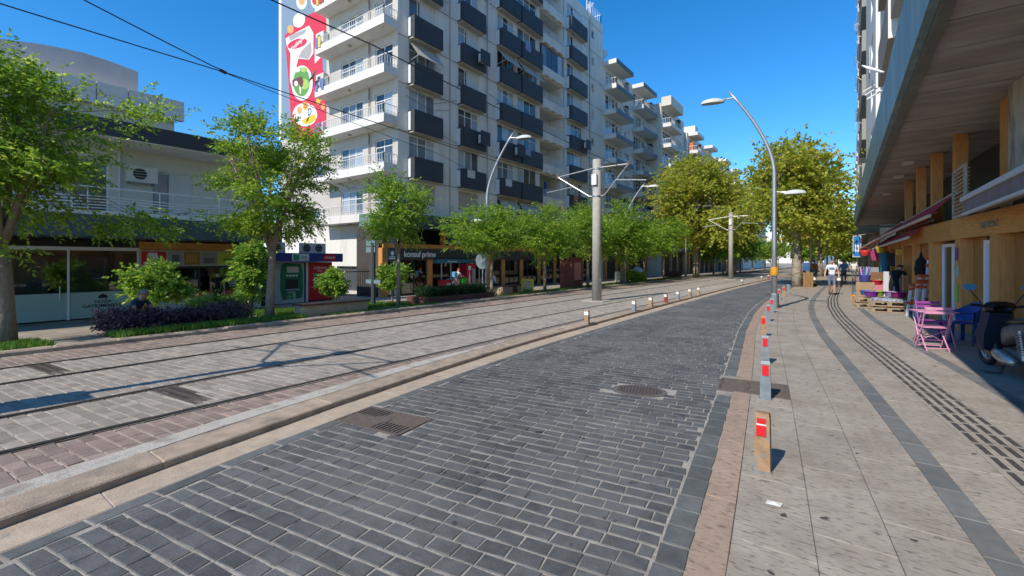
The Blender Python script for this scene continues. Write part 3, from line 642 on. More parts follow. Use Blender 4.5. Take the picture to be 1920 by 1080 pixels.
# ground floor of the tower: shops
SX = -22.3
TS = FXp(SX)
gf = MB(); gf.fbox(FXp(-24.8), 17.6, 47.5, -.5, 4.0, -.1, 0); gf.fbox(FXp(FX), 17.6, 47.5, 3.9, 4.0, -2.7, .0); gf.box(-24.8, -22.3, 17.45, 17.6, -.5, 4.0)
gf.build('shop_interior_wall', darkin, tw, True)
MB().fbox(TS, 17.6, 47.5, 3.75, 4.6, .0, .95).build('canopy_band', darkteal, tw, True)
MB().fbox(TS, 17.45, 47.5, 2.5, 2.78, -.3, .12).build('timber_beam', woodh, tw, True)
MB().box(-23.35, -22.35, 16.6, 18.38, 3.75, 4.5).build('canopy_return', teal, tw, True)
piers = [17.4, 21.1, 25.3, 27.3, 29.2, 31.8, 34.6, 37.4, 40.2, 43, 46.6]
for y in piers: MB().fbox(TS, y, y+.42, -.5, 2.5, -.3, .08).build('timber_pier', wood, tw, True)
for y in (22.6, 26.4, 33, 39): MB().fbox(TS, y, y+.25, 2.78, 3.75, -.3, .02).build('timber_post', wood, tw, True)
MB().fbox(TS, 17.8, 33.5, 1.82, 2.498, .081, .2).build('shop_fascia', flat('fascia_anthracite',(.035,.042,.045)), tw, True)
def shop(y0, y1, z0=-.45, zt=1.82, dn=3, frame=None, w=-.1):
    f = MB(); fm = frame or flat('shop_frame_dark',(.05,.05,.05))
    f.fbox(TS,y0,y1,zt-.08,zt,w,w+.08); f.fbox(TS,y0,y1,z0,z0+.1,w,w+.08)
    for k in range(dn+1):
        u = y0 + (y1-y0-.06)*k/dn; f.fbox(TS,u,u+.06,z0+.1,zt-.08,w,w+.08)
    fo = f.build('shopfront', fm, tw, True)
    for k in range(dn):
        u = y0 + (y1-y0-.06)*k/dn; MB().fbox(TS,u+.06,u+(y1-y0)/dn,z0+.1,zt-.08,w+.03,w+.04).build('pane', glass, fo)
    return fo
shop(17.85, 21.08, dn=3)
MB().fbox(TS, 17.9, 20.0, -.4, 1.75, -1.6, -1.5).build('display_wall', flat('display_white',(.5,.5,.48)), tw, True)
MB().fbox(TS, 20.05, 21.0, -.4, 1.75, -.35, -.3).build('white_door', flat('white_door',(.55,.58,.6)), tw, True)
MB().fbox(TS, 18.6, 19.2, -.3, .55, -1.0, -.7).build('yellow_display', flat('yellow_display',(.65,.42,.05)), tw, True)
text('konsul prime', .52, flat('sign_white',(.75,.75,.75)), tw, (SX+.205, 18.95, 1.97), RXP, bold=.008)
MB().fbox(TS, 17.62, 18.35, 1.72, 2.4, .205, .25).build('logo_panel', flat('logo_dark',(.06,.09,.11)), tw, True)
lgp = MB()
ring = [(18.02+.13*math.cos(t*.42), 2.17+.13*math.sin(t*.42)) for t in range(15)]; lgp.prism(ring, TS, .252, .258); lgp.fbox(TS,17.75,18.25,1.82,1.9,.252,.258); lgp.fbox(TS,17.8,18.2,1.94,1.99,.252,.258); lgp.build('logo_mark', flat('sign_white',(.75,.75,.75)), tw, True)
# market
shop(21.55, 25.25, dn=4, frame=alum)
MB().fbox(TS, 21.52, 25.28, 1.55, 1.81, .081, .5).build('market_sign', flat('market_teal',(.03,.16,.19)), tw, True)
text('MINI MARKET', .16, flat('sign_white',(.75,.75,.75)), tw, (SX+.505, 22.5, 1.6), RXP)
for y in (21.7, 22.5, 24.9):
    for z in (-.1, .3, .7, 1.1):
        for q in range(3):
            c = r.choice([(.5,.05,.04),(.5,.45,.35),(.06,.2,.4),(.5,.38,.06),(.55,.55,.52)]); MB().fbox(TS, y+q*.22, y+q*.22+.19, z, z+.28, -.75, -.5).build('shelf_goods', flat('goods%d' % int(c[0]*100+c[2]*1000), c), tw, True)
text('ÖZİYİSAN', .3, flat('sign_white',(.75,.75,.75)), tw, (SX+.06, 23.6, 2.95), RXP)
MB().fbox(TS, 22.9, 26.3, 2.85, 3.3, -.0, .05).build('blue_sign', flat('sign_navy',(.012,.02,.1)), tw, True)
for a, b, dn in ((25.75,27.28,2),(27.75,29.18,1),(29.65,31.78,3),(32.25,34.58,3),(35.05,37.38,3),(37.85,40.18,3),(40.65,42.98,3),(43.45,46.58,3)): shop(a, b, dn=dn, frame=alum if dn == 2 else None)
for k in range(26):
    y = r.uniform(26, 46); z = r.choice((-.4,-.4,.3)); c = r.choice([(.3,.28,.25),(.45,.43,.4),(.12,.1,.09),(.1,.2,.3),(.3,.16,.07)]); MB().fbox(TS, y, y+r.uniform(.3,.7), z, z+r.uniform(.4,.9), -1.6, -1.2).build('shop_fitting', flat('fit%d' % int(c[0]*100), c), tw, True)
# garage door and roof clutter
MB().fbox(TY, -28.4, -24.0, -.3, 1.35, -.22, -.2).build('garage_door', flat('garage_grey',(.09,.095,.10)), tw, True)
railing(tw, [(-23.2,18.6,28.4),(-22.1,18.6,28.4),(-22.1,38,28.4)], 1.0, .5, None, .03, 'roof_railing')
railing(tw, [(-22.1,44,28.4),(-22.1,47.5,28.4),(-25,47.5,28.4)], 1.1, .4, None, .03, 'roof_railing')
for k in range(4): mb = MB(); x = -22.4-k*.3; y = 45.5+k*.5; mb.tube([(x,y,28.3),(x,y,30.2+.3*k)], .03, 5); mb.tube([(x-.4,y,29.9+.2*k),(x+.4,y,29.9+.2*k)], .02, 4); mb.build('aerial', steel, tw, True)
# ---------------- generic balcony block
def block_building(name, label, x0, x1, y0, y1, zt, bal, wm, slabm, sidem, wins=(), zb=-.5, fh=2.8, proj=1.5, rail=True, top=True, ztop=None, root=None, topsl=True):
    t = thing(name, label, 'building', ((x0+x1)/2, (y0+y1)/2, zb))
    n = int((zt - 3.5) / fh); T = FXp(x1); base = zt - n*fh
    ops = []
    for (a, b) in bal:
        for k in range(n): ops.append((a+.4, b-1.7, base+fh*k+.35, base+fh*k+2.3))
    for (a, b) in wins:
        for k in range(n): ops.append((a, b, base+fh*k+.95, base+fh*k+2.25))
    mb = MB(); wall_open(mb, T, y0, y1, zb, zt+.3, ops, .18); mb.quad((x0,y0,zb),(x1,y0,zb),(x1,y0,zt+.3),(x0,y0,zt+.3)); mb.quad((x0,y1,zb),(x1,y1,zb),(x1,y1,zt+.3),(x0,y1,zt+.3)); mb.quad((x0,y0,zt+.29),(x1,y0,zt+.29),(x1,y1,zt+.29),(x0,y1,zt+.29)); mb.build('wall', wm, t, True)
    for (a, b) in bal:
        for k in range(n + (1 if topsl else 0)):
            z = base + fh*k
            mb = MB(); mb.box(x1+.003, x1+proj, a, b, z-.18, z+.1); bo = mb.build('balcony', sidem, t, True)
            MB().box(x1+proj+.002, x1+proj+.05, a+.02, b+.05, z-.19, z+.32).build('slab_edge', slabm, bo); MB().box(x1+.01, x1+proj, a-.05, a-.003, z-.185, z+.315).build('slab_end', sidem if sidem is not whitewall else whitewall, bo)
            MB().box(x1+.01, x1+proj, b+.003, b+.05, z-.185, z+.315).build('slab_end', slabm, bo)
            if k < n:
                if rail: railing(bo, [(x1+.02,a,z+.3),(x1+proj,a,z+.3),(x1+proj,b,z+.3)], .7, .22, None, .028).location = (0,0,0)
                window(t, T, a+.4, b-1.7, base+fh*k+.35, base+fh*k+2.3, 3, .2, fw=.07)
                if r.random() < .8: ac_unit(t, T, b-1.4, z+1.5, 0)
                if r.random() < .5: MB().box(x1+.3, x1+1.0, b-.6, b-.1, z+.5, z+1.9).build('dark_screen', darkbox, bo)
    for (a, b) in wins:
        for k in range(n): window(t, T, a, b, base+fh*k+.95, base+fh*k+2.25, 2, 0, r.choice(('glass','glass','half','shut')), fw=.07)
    return t
greyslab = flat('slab_edge_grey', (.10,.11,.125))
b2 = block_building('apartment_block', 'pale apartment block with dark edged cantilever balconies beside the tower', -36, -22, 47.72, 62, 24.1, [(48.1, 53.1), (56.7, 61.7)], greywall, greyslab, whitewall, [(54.0, 55.8)])
dish(b2, (-22.4, 48.2, 25.3), .8, (.2,-1,.4)); dish(b2, (-21.6, 53, 24.8), .5, (.2,-1,.4))
for k, (y, z) in enumerate(((50, 24.6), (51.2, 24.6))): MB().lathe([(0,0),(.35,0),(.35,.9),(.3,1),(0,1)], 12, (-24,y,z)).build('water_tank', whitep, b2, True)
b3 = block_building('apartment_block', 'cream apartment block with white balconies projecting past its neighbour', -36, -20, 62.1, 73, 22.9, [(62.4, 67.8)], creamwall, whitewall, whitewall, [(69, 71.5)], proj=1.2)
MB().box(-20, -18.7, 62.2, 68, 22.75, 24).build('roof_canopy', creamwall, b3, True)
b4 = block_building('apartment_block', 'white block with an orange panelled balcony bay', -36, -19.6, 73.2, 90, 21.4, [(74, 78), (84, 88)], whitewall, whitewall, whitewall, [(79.2, 81), (81.6, 83.4)], proj=1.4)
orng = flat('orange_panel', (.55,.14,.05))
for k in range(3): MB().box(-19.59, -18.9, 74.2, 77.9, 21.4-2.8*(k+1)+.35-.0, 21.4-2.8*(k+1)+1.6).build('orange_panel', orng, b4, True)
MB().box(-21.5, -19.7, 78.5, 80.5, 21.72, 24).build('stair_tower', whitewall, b4, True)
b5 = block_building('apartment_block', 'distant white apartment block behind the yellow plane tree', -36, -19, 90.2, 112, 20.5, [(92, 97), (104, 109)], whitewall, whitewall, whitewall, [(99, 102)], proj=1.4)
b6 = block_building('apartment_block', 'farthest left apartment block seen over the treetops', -34, -18, 112.2, 150, 19, [(114, 120), (130, 136)], greywall, whitewall, whitewall, [(122, 126), (140, 144)], proj=1.4)
for b, ya, yb, x in ((b2, 47.8, 61.9, -22), (b3, 62.2, 72.9, -20), (b4, 73.3, 89.9, -19.6), (b5, 90.3, 111.9, -19)):
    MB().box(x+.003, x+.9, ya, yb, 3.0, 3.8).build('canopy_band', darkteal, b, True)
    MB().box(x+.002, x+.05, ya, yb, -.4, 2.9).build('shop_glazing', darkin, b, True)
    y = ya
    while y < yb - .5: MB().box(x+.052, x+.3, y, y+.45, -.5, 2.99).build('timber_pier', wood if b in (b2, b4) else stained, b, True); y += 3.2
# ---------------- low building on the left
lb = thing('low_shop_building', 'two storey shop building with dark roof edge and white balcony railing', 'building', (-26, 2, -.45))
LX = -23.0; TL = FXp(LX)
LY0, LY1 = -14, 10.4
wx = -22.2; TW = FXp(wx)
ops = [(2.9, 4.9, 3.5, 5.35), (6.2, 7.6, 3.5, 5.3), (-1.5, .8, 3.5, 5.35)]
mb = MB(); wall_open(mb, TW, LY0, LY1, 3.4, 6.1, ops, .15); mb.quad((wx,LY1,-.5),(-34,LY1,-.5),(-34,LY1,6.5),(wx,LY1,6.5)); mb.build('upper_wall', flat('greenish_render',(.60,.585,.50),.85), lb, True)
window(lb, TW, 2.9, 4.9, 3.5, 5.35, 2, 0); window(lb, TW, 6.2, 7.6, 3.5, 5.3, 2, 0, 'half'); window(lb, TW, -1.5, .8, 3.5, 5.35, 2, 0)
mb = MB(); mb.box(-34, -20.45, LY0, LY1, 6.0, 6.04); mb.build('roof_soffit', whitewall, lb, True)
MB().box(-34, -20.4, LY0, LY1+.1, 6.045, 6.62).build('roof_edge', flat('roof_edge_black',(.035,.037,.045)), lb, True)
MB().box(-22.19, -20.5, LY0, LY1, 3.3, 3.45).build('balcony_slab', whitewall, lb, True)
MB().box(-22.5, -20.45, LY0, LY1+.1, 2.55, 3.295).build('canopy_band', teal if False else mat('blue_teal_band',(.05,.085,.10),.5,.2,2), lb, True)
ac_unit(lb, TW, 5.35, 4.75, 0, .95, .62); mb = MB(); mb.tube([(wx+.04,5.2,3.5),(wx+.04,5.2,5.9)], .03, 5); mb.build('downpipe', whitep, lb, True)
# curved slatted balcony railing
pts = [(-20.6, -10 + i*.5, 3.45) for i in range(41)]
rl = MB(); rl.tube([(x,y,4.25) for x,y,z in pts], .028, 6)
for q in range(5): rl.tube([(x + .07*math.sin(y*2.2), y, 3.52+.1*q + .03*math.sin(y*1.7)) for x,y,z in pts], .02, 5)
for i in range(0, 41, 4): rl.tube([(pts[i][0],pts[i][1],3.45),(pts[i][0],pts[i][1],4.25)], .02, 5)
rl.build('balcony_railing', whitep, lb, True)
# roof-top volumes
ph = mat('beige_panel', (.68,.64,.58), .6, .06, 2, rand=.05)
PB = MB(); PB.box(-30, -24.25, -14, 7.6, 6.62, 8.85); PB.build('penthouse_wall', creamwall, lb, True)
y = 7.9
while y > -6:
    for z0, z1 in ((8.0, 8.42), (8.43, 8.86)): MB().box(-24.24, -24.0, y-.97, y, z0, z1).build('cladding_panel', ph, lb, True)
    y -= 1.0
prof = [(-8, 8.4)] + [(-8 + 14.4*i/24, lerp([(-8,8.2),(-3,8.8),(0,9.3),(2.4,9.75),(3.6,9.98),(4.6,10.06),(5.5,10.02),(6.4,9.88)], -8+14.4*i/24)) for i in range(25)] + [(6.4, 8.4)]
MB().prism(prof, FXp(-24.6), -5, 0).build('curved_roof', mat('mauve_render',(.56,.51,.50),.8,.08,1), lb, True)
mb = MB(); mb.lathe([(0,0),(.16,0),(.16,.55),(.22,.55),(.22,.62),(0,.62)], 12, (-23, 9.2, 6.6)); mb.build('flue', steel, lb, True)
MB().box(-28, -27, -2.5, 1.9, 7.2, 8.0).build('blue_sheet', flat('blue_sheet',(.01,.06,.22)), lb, True)
# left shop: frosted glass estate agent
bw = MB(); bw.fbox(TL, LY0, LY1, -.5, 3.3, -3.6, -3.5); bw.fbox(TL, LY1-.1, LY1, -.5, 3.3, -3.5, 0); bw.fbox(TL, LY0, LY1, 2.6, 2.62, -3.5, 0); bw.fbox(TL, 6.05, 6.2, -.5, 2.6, -3.5, 0); bw.build('shop_interior_wall', flat('shop_interior',(.12,.115,.10)), lb, True)
f = MB(); f.fbox(TL,-8,6,2.12,2.25,-.05,.05)
for u in (-4.5,-2.1,.2,2.05,3.9,5.94): f.fbox(TL,u,u+.06,-.45,2.12,-.04,.04)
fo = f.build('shopfront', alum, lb, True)
for a, b in ((-4.44,-2.1),(-2.04,.2),(.26,2.05),(2.11,3.9),(3.96,5.94)):
    MB().fbox(TL,a,b,-.45,2.12,-.006,.006).build('pane', glass, fo)
    MB().fbox(TL,a+.003,b-.003,-.42,.55,.008,.012).build('frosted_band', frosted, fo)
for yy in (1.15, 4.9):
    dk = flat('sign_black',(.02,.025,.025))
    text('DOĞA', .17, dk, fo, (LX+.014, yy, .12), RXP, align='CENTER', ext=.001, bold=.004); text('GAYRİMENKUL', .17, dk, fo, (LX+.014, yy, -.04), RXP, align='CENTER', ext=.001, bold=.004); text('Yatırım Ofisi', .1, dk, fo, (LX+.014, yy, -.17), RXP, align='CENTER', ext=.001, shear=.3)
    mb = MB(); mb.prism([(yy-.16,.3),(yy+.16,.3),(yy+.1,.42),(yy,.47),(yy-.1,.42)], TL, .013, .016); mb.build('logo_mark', dk, fo)
MB().fbox(TL,1.0,1.4,.65,1.05,.012,.016).build('notice', flat('paper',(.6,.6,.58)), fo)
mb = MB(); mb.tube([(LX+.08,3.7,.3),(LX+.08,3.7,.8)], .018, 6); mb.build('door_handle', steel, fo)
for a, c in ((.4,(.12,.13,.14)),(2.6,(.2,.2,.19)),(4.4,(.15,.16,.17))): MB().fbox(TL, a, a+1.1, -.4, 1.9, -2.2, -2.1).build('interior_panel', flat('ip%d' % int(a*10), c), lb, True)
# left shop 2: kitchen and bathroom builder
f = MB(); 
for u in (6.3, 8.1, 9.9): f.fbox(TL,u,u+.06,-.45,1.5,-.04,.04)
f.fbox(TL,6.3,9.96,1.42,1.5,-.05,.05); f2 = f.build('shopfront', flat('shop_frame_dark',(.05,.05,.05)), lb, True)
for a, b in ((6.36,8.1),(8.16,9.9)):
    MB().fbox(TL,a,b,.36,1.42,-.006,.006).build('pane', glass, f2)
    MB().fbox(TL,a,b,-.45,.12,-.03,.0).build('base_panel', flat('base_panel_white',(.42,.45,.5)), f2)
MB().fbox(TL,6.3,9.96,.12,.36,-.03,.045).build('red_band', mred, f2)
text('TADİLAT - YAPI - TAAHHÜT', .2, flat('sign_white',(.75,.75,.75)), f2, (LX+.05, 6.65, .165), RXP, ext=.003)
for k, L in enumerate((.62,.22,.42,.6,.66,.2,.22,.2,.28,.38)): MB().fbox(TL,6.42,6.42+L,1.33-k*.097,1.395-k*.097,.008,.011).build('lettered_strip', flat('strip_white',(.5,.52,.52)), f2)
for k, L in enumerate((.4,.62,0,0,.5,.55,.5)):
    if L: MB().fbox(TL,9.86-L,9.86,1.2-k*.11,1.27-k*.11,.008,.011).build('lettered_strip', flat('strip_white',(.5,.52,.52)), f2)
sg = MB(); sg.fbox(TL,6.0,10.3,1.5,2.16,.06,.2); sgo = sg.build('sign_board', flat('sign_frame_beige',(.45,.42,.38)), lb, True)
for a, b, c in ((6.03,6.86,(.55,.02,.03)),(6.92,7.45,(.32,.33,.35)),(7.5,8.1,(.35,.18,.05)),(8.15,8.75,(.28,.26,.25)),(8.8,10.27,(.50,.48,.06))):
    MB().fbox(TL,a,b,1.55,2.11,.203,.212).build('sign_panel', flat('sp%d' % int(a*100), c), sgo)
MB().prism([(6.22,1.72),(6.66,1.72),(6.58,1.9),(6.55,2.06),(6.24,2.06),(6.24,1.9)], TL, .214, .22).build('house_mark', mwh, sgo)
MB().fbox(TL,6.1,6.8,1.58,1.68,.214,.22).build('name_strip', mwh, sgo); MB().fbox(TL,7.06,7.32,1.68,1.98,.214,.22).build('picture', flat('pic_grey',(.12,.13,.15)), sgo)
for q in range(4): MB().fbox(TL,7.6+q*.1,7.66+q*.1,1.65,2.0,.214,.218).build('picture', flat('pic_gold',(.5,.3,.08)), sgo)
MB().fbox(TL,8.25,8.65,1.62,1.85,.214,.218).build('picture', flat('pic_brown',(.15,.13,.12)), sgo); MB().fbox(TL,9.0,9.6,1.72,1.84,.214,.218).build('picture', mgr, sgo); MB().fbox(TL,9.3,9.8,1.6,1.68,.214,.218).build('picture', flat('mural_orange',(.7,.35,.12)), sgo)
MB().fbox(TL,6.0,10.3,2.165,2.5,-.05,.12).build('timber_beam', woodh, lb, True)
for y in (6.0, 10.0): MB().fbox(TL,y,y+.28,-.5,1.49,-.05,.05).build('timber_pier', brownpanel, lb, True)
# ---------------- cash machine kiosk
at = thing('cash_machine_kiosk', 'blue topped kiosk holding a green and a red cash machine', 'kiosk', (-23.6, 12.8, -.45))
KX = -23.0; TK = FXp(KX); navy = flat('kiosk_navy',(.012,.03,.18)); 
MB().box(-24.6, KX, 10.75, 14.6, -.5, 1.65).build('cabin', flat('cabin_navy',(.02,.03,.07)), at, True)
MB().box(-24.7, KX+.5, 10.7, 14.95, 1.66, 2.12).build('fascia', navy, at, True)
MB().fbox(TK,12.05,12.95,1.72,2.08,.502,.52).build('sign', flat('atm_sign_white',(.55,.58,.58)), at, True); MB().fbox(TK,12.12,12.42,1.76,2.04,.522,.53).build('sign_logo', flat('atm_green',(.01,.28,.10)), at, True)
text('TEB', .2, flat('atm_grey',(.25,.25,.25)), at, (KX+.525, 12.5, 1.82), RXP)
MB().fbox(TK,13.75,14.5,1.74,2.05,.502,.52).build('sign', flat('atm_red',(.55,.01,.02)), at, True); text('AKBANK', .15, mwh, at, (KX+.525, 13.86, 1.84), RXP)
gp1 = MB(); gp1.fbox(TK,11.35,12.95,-.45,1.6,.003,.05); g1 = gp1.build('green_machine', flat('atm_panel_grey',(.42,.48,.48)), at, True); ag = flat('atm_green_dark',(.005,.16,.075))
MB().prism([(11.75,1.5),(11.95,1.6),(12.75,1.55),(12.85,1.1),(12.88,.3),(12.8,-.2),(12.5,-.22),(12.5,.15),(12.0,.15),(12.0,-.25),(11.82,-.25),(11.7,.3),(11.7,1.0)], TK, .052, .1).build('surround', ag, g1)
MB().fbox(TK,11.95,12.6,.28,.78,.101,.12).build('keypad_recess', dark, g1); MB().fbox(TK,11.95,12.6,.2,.28,.101,.2).build('ledge', flat('atm_ledge',(.3,.33,.33)), g1); MB().fbox(TK,12.0,12.62,1.12,1.42,.101,.115).build('poster', flat('atm_poster',(.6,.5,.45)), g1)
for k in range(4): MB().fbox(TK,11.97+k*.16,12.08+k*.16,.92,1.0,.101,.108).build('card_mark', mwh, g1)
MB().fbox(TK,12.05,12.35,-.25,.05,.052,.06).build('wheelchair_sign', flat('atm_green',(.01,.28,.10)), g1)
mb = MB(); mb.tube([(KX+.064,12.16,-.02),(KX+.064,12.16,-.1),(KX+.064,12.25,-.1),(KX+.064,12.28,-.18)], .012, 5); mb.tube([(KX+.064,12.13+.08*math.cos(t*.5+1.8),-.15+.07*math.sin(t*.5+1.8)) for t in range(9)], .01, 5); mb.build('wheelchair_mark', mwh, g1)
gp2 = MB(); gp2.fbox(TK,13.15,14.5,-.4,1.6,.003,.06); g2 = gp2.build('red_machine', flat('atm_red',(.55,.01,.02)), at, True)
MB().fbox(TK,13.06,13.145,-.45,1.62,.003,.09).build('white_post', mwh, g2); MB().fbox(TK,13.45,14.25,.45,1.05,.062,.12).build('screen_frame', flat('atm_frame_grey',(.25,.27,.28)), g2); MB().fbox(TK,13.52,14.18,.62,.98,.121,.125).build('screen', dark, g2); MB().fbox(TK,13.45,14.3,.36,.42,.062,.1).build('ledge', flat('atm_pink',(.5,.25,.25)), g2)
text('AKBANK', .2, mwh, g2, (KX+.065, 13.45, 1.27), RXP, shear=.2, world=True); text('7/24', .14, mwh, g2, (KX+.065, 13.7, 1.13), RXP)
for k, y in enumerate((11.6, 13.2, 13.9)): ac_unit(at, FXp(KX-1.0), y, 2.14, 0, .7, .55)
# ---------------- gate in the passage
gt = thing('iron_gate', 'black spiked iron gate closing the white passage', 'gate', (-23.3, 15.6, -.45))
for a, b in ((14.7, 15.4), (15.5, 17.3)):
    mb = MB(); T = FXp(-23.3)
    for v in (-.3, 1.05): mb.fbox(T,a,b,v,v+.05,-.02,.02)
    go = mb.build('gate_frame', dark, gt, True); y = a
    while y <= b: MB().tube([(-23.3,y,-.42),(-23.3,y,1.2),(-23.3,y,1.3)], [.014,.014,.002], 5).build('bar', dark, go); y += .13

for y in (22.9, 27.0, 38.75, 44.4): MB().tube([(FX+.06, y, 4.6), (FX+.06, y, 28.3)], .045, 6).build('downpipe', flat('pipe_grey',(.42,.4,.37)), tw, True)
for k in range(9):
    ya, z = r.choice((19, 22, 26.5, 38.6, 43)), r.uniform(5, 24); yb = ya + r.uniform(2, 5); MB().tube([(FX+.03, ya, z), (FX+.05, (ya+yb)/2, z-.25-r.random()*.3), (FX+.03, yb, z+r.uniform(-.3,.6))], .012, 4).build('cable', flat('cable_dark',(.05,.05,.05)), tw, True)
for (ci, k, col) in ((2,1,(.6,.6,.62)),(3,2,(.25,.3,.45)),(4,1,(.5,.2,.15)),(1,1,(.6,.58,.5)),(3,5,(.6,.62,.65))):
    a_, b_ = tcols[ci]; z = TZ0+FH*k+1.18; MB().fbox(TX, a_+.4, a_+1.2, z-.55, z, .605, .625).build('laundry', flat('towel%d' % ci, col, .9), tw, True)
# ---------------- arcade building on the right
rb = thing('arcade_building', 'white apartment building with teal edged canopy over timber shopfronts', 'building', (6, 25, 0))
def WX(y): return K(y) + 4.62          # shopfront line
CY0, CY1 = -3.0, 57.0
def CX(y): return 1.0 + lerp([(-3,0),(57,-.05),(90,.2)], y)
# canopy: teal fascia + soffit boards
fm_ = MB(); ys = [CY0 + 1.2*i for i in range(51)]
MB().box(.93, 1.05, CY0, CY1, 5.2, 6.65).build('canopy_fascia', teal, rb, True)
MB().box(1.055, 1.2, CY0, CY1, 5.12, 5.3).build('fascia_return', mat('greenish_concrete',(.17,.165,.14),.8,.2,3), rb, True)
for a in ys[:-1]:
    MB().box(1.205, 7.5, a+.018, a+1.182, 5.2 + r.uniform(-.006,.006), 5.28).build('soffit_board', soffit, rb, True)
MB().box(1.06, 7.5, CY0, CY1, 5.282, 5.6).build('canopy_slab', black, rb, True)
MB().box(.95, 1.8, CY0, CY1, 6.4, 6.45).build('terrace_floor', whitewall, rb, True)
tealL = flat('light_teal_beam', (.28,.40,.38))
MB().box(1.2, 5, CY1+.05, CY1+.5, 4.95, 5.15).build('end_beam', tealL, rb, True)
# upper storeys
ux_ = 1.95; TU = FXm(ux_)
bays = [(26.5, 37.0)]
ops = []
for k in range(8):
    z = 6.9 + 2.9*k
    for a, b in ((0,2.2),(5,7.4),(9.5,11.8),(14,16),(19.5,21.5),(23.2,25.2),(39,40.6),(45,46.6),(49,50.6)): ops.append((a, b, z+.3, z+2.1))
mb = MB(); wall_open(mb, TU, CY0, CY1, 6.45, 30, ops, .2); mb.quad((ux_,CY1,6.45),(12,CY1,6.45),(12,CY1,30),(ux_,CY1,30)); mb.quad((ux_,CY0,5.6),(12,CY0,5.6),(12,CY0,30),(ux_,CY0,30)); mb.quad((ux_,CY0,30),(ux_,CY1,30),(12,CY1,30),(12,CY0,30)); mb.build('street_wall', whitewall, rb, True)
for o_ in ops:
    if 12 < o_[0]: window(rb, TU, *o_, 2, .0, r.choice(('glass','half','shut')))
XB = 1.22; TB = FXm(XB)
bops = [(29.0, 30.8, 7.2+2.38*k if k < 3 else 7.2+2.38*k, 8.45+2.38*k) for k in range(8)]
mb = MB(); wall_open(mb, TB, 26.5, 37.0, 6.45, 29, bops, .14); mb.quad((XB,26.5,6.45),(ux_,26.5,6.45),(ux_,26.5,29),(XB,26.5,29)); mb.quad((XB,37,6.45),(ux_,37,6.45),(ux_,37,29),(XB,37,29)); mb.quad((XB,26.5,29),(XB,37,29),(ux_,37,29),(ux_,26.5,29)); mb.build('white_bay', flat('bay_white',(.74,.72,.68),.85), rb, True)
for b_ in bops: window(rb, TB, *b_, 2, .0, 'glass', -.12)
gybox = flat('balcony_grey', (.30,.285,.26), .8); brbox = flat('balcony_brown', (.27,.225,.18), .8)
for k in range(8):
    z = 6.75 + 2.9*k
    MB().box(1.02, 1.94, 37.6, 44.2, z, z+1.35).build('balcony_box', gybox, rb, True)
    MB().box(1.1, 1.94, 44.5, 51.0, z+.5, z+1.7).build('balcony_box', whitewall if k % 2 else gybox, rb, True)
    MB().box(1.1, 1.94, 51.5, 56.5, z, z+1.2).build('balcony_box', whitewall, rb, True)
    for y in (38.5, 43.5, 47, 50.5):
        mb = MB(); mb.tube([(1.02,y,z+1.3),(.85,y,z+1.45+r.uniform(-.1,.1))], .02, 5); mb.tube([(.87,y-.6,z+1.45),(.87,y+.6,z+1.45)], .012, 4); mb.build('drying_rack', whitep, rb, True)
        if r.random() < .6:
            c = r.choice([(.6,.6,.65),(.12,.16,.4),(.4,.05,.06)]); MB().box(.87, .89, y-.4, y+.4, z+.7, z+1.45).build('laundry', flat('wash%d' % int(c[0]*100), c), rb, True)
for k, (a, b, z) in enumerate(((19.3,25.5,9.3),(15.5,19.0,9.5),(19.3,25.5,12.6),(13,18.5,12.8),(19.3,25.5,15.9))):
    o = MB().box(1.25, 1.94, a, b, z, z+1.6).build('balcony_box', brbox if k % 2 == 0 else gybox, rb, True)
    MB().box(1.2, 1.945, a-.05, a-.003, z-.3, z+2.2).build('side_fin', whitewall, o)
MB().box(1.2, 1.9, 12.5, 19, 11.9, 12.1).build('timber_rail', wood, rb, True)
MB().box(1.12, 1.17, 19, 24.5, 14.0, 17.5).build('blue_blind', mat('blue_blind',(.06,.09,.2),.8,.3,8,stretch=(1,3,1)), rb, True)
for k in range(3):
    mb = MB(); y = 22+k*2.2; z = 8.8+.8*k; mb.tube([(1.25,y,z),(.75,y+.6,z+.5)], .04, 6); mb.tube([(1.25,y+.9,z-.4),(.8,y+1.1,z-.6)], .035, 6); mb.build('white_bracket', whitep, rb, True)
mb = MB()
for q in range(24): mb.fbox(TB, 31.6, 32.6, 12.0+q*.06, 12.03+q*.06, .003, .05)
mb.build('louvre_shutter', whitep, rb, True)
# ground floor: shopfront wall
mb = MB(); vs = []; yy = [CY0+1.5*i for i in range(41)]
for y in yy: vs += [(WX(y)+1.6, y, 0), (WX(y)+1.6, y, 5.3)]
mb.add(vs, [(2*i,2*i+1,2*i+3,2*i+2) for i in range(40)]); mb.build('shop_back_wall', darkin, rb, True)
def rblock(nm, y0, y1, x0, x1, z0, z1, m, par=None):   # piece following the shopfront line; x offsets from WX
    a, b = WX(y0), WX(y1)
    mb = MB(); mb.add([(a+x0,y0,z0),(a+x1,y0,z0),(b+x1,y1,z0),(b+x0,y1,z0),(a+x0,y0,z1),(a+x1,y0,z1),(b+x1,y1,z1),(b+x0,y1,z1)],
      [(0,3,2,1),(4,5,6,7),(0,1,5,4),(1,2,6,5),(2,3,7,6),(3,0,4,7)]); return mb.build(nm, m, par or rb, par is None)
y = 4.0
while y < 56: rblock('timber_beam', y, min(y+4,56)-.004, -.12, .06, 2.28, 2.78, woodh); y += 4
for y in (5.2, 8.6, 11.2, 13.15, 15.35, 17.9, 20.4, 22.9, 25.4, 28, 31, 34, 37, 40, 43, 46, 49, 52, 55): rblock('timber_pier', y, y+.42, -.1, .35, -.02, 2.276, wood)
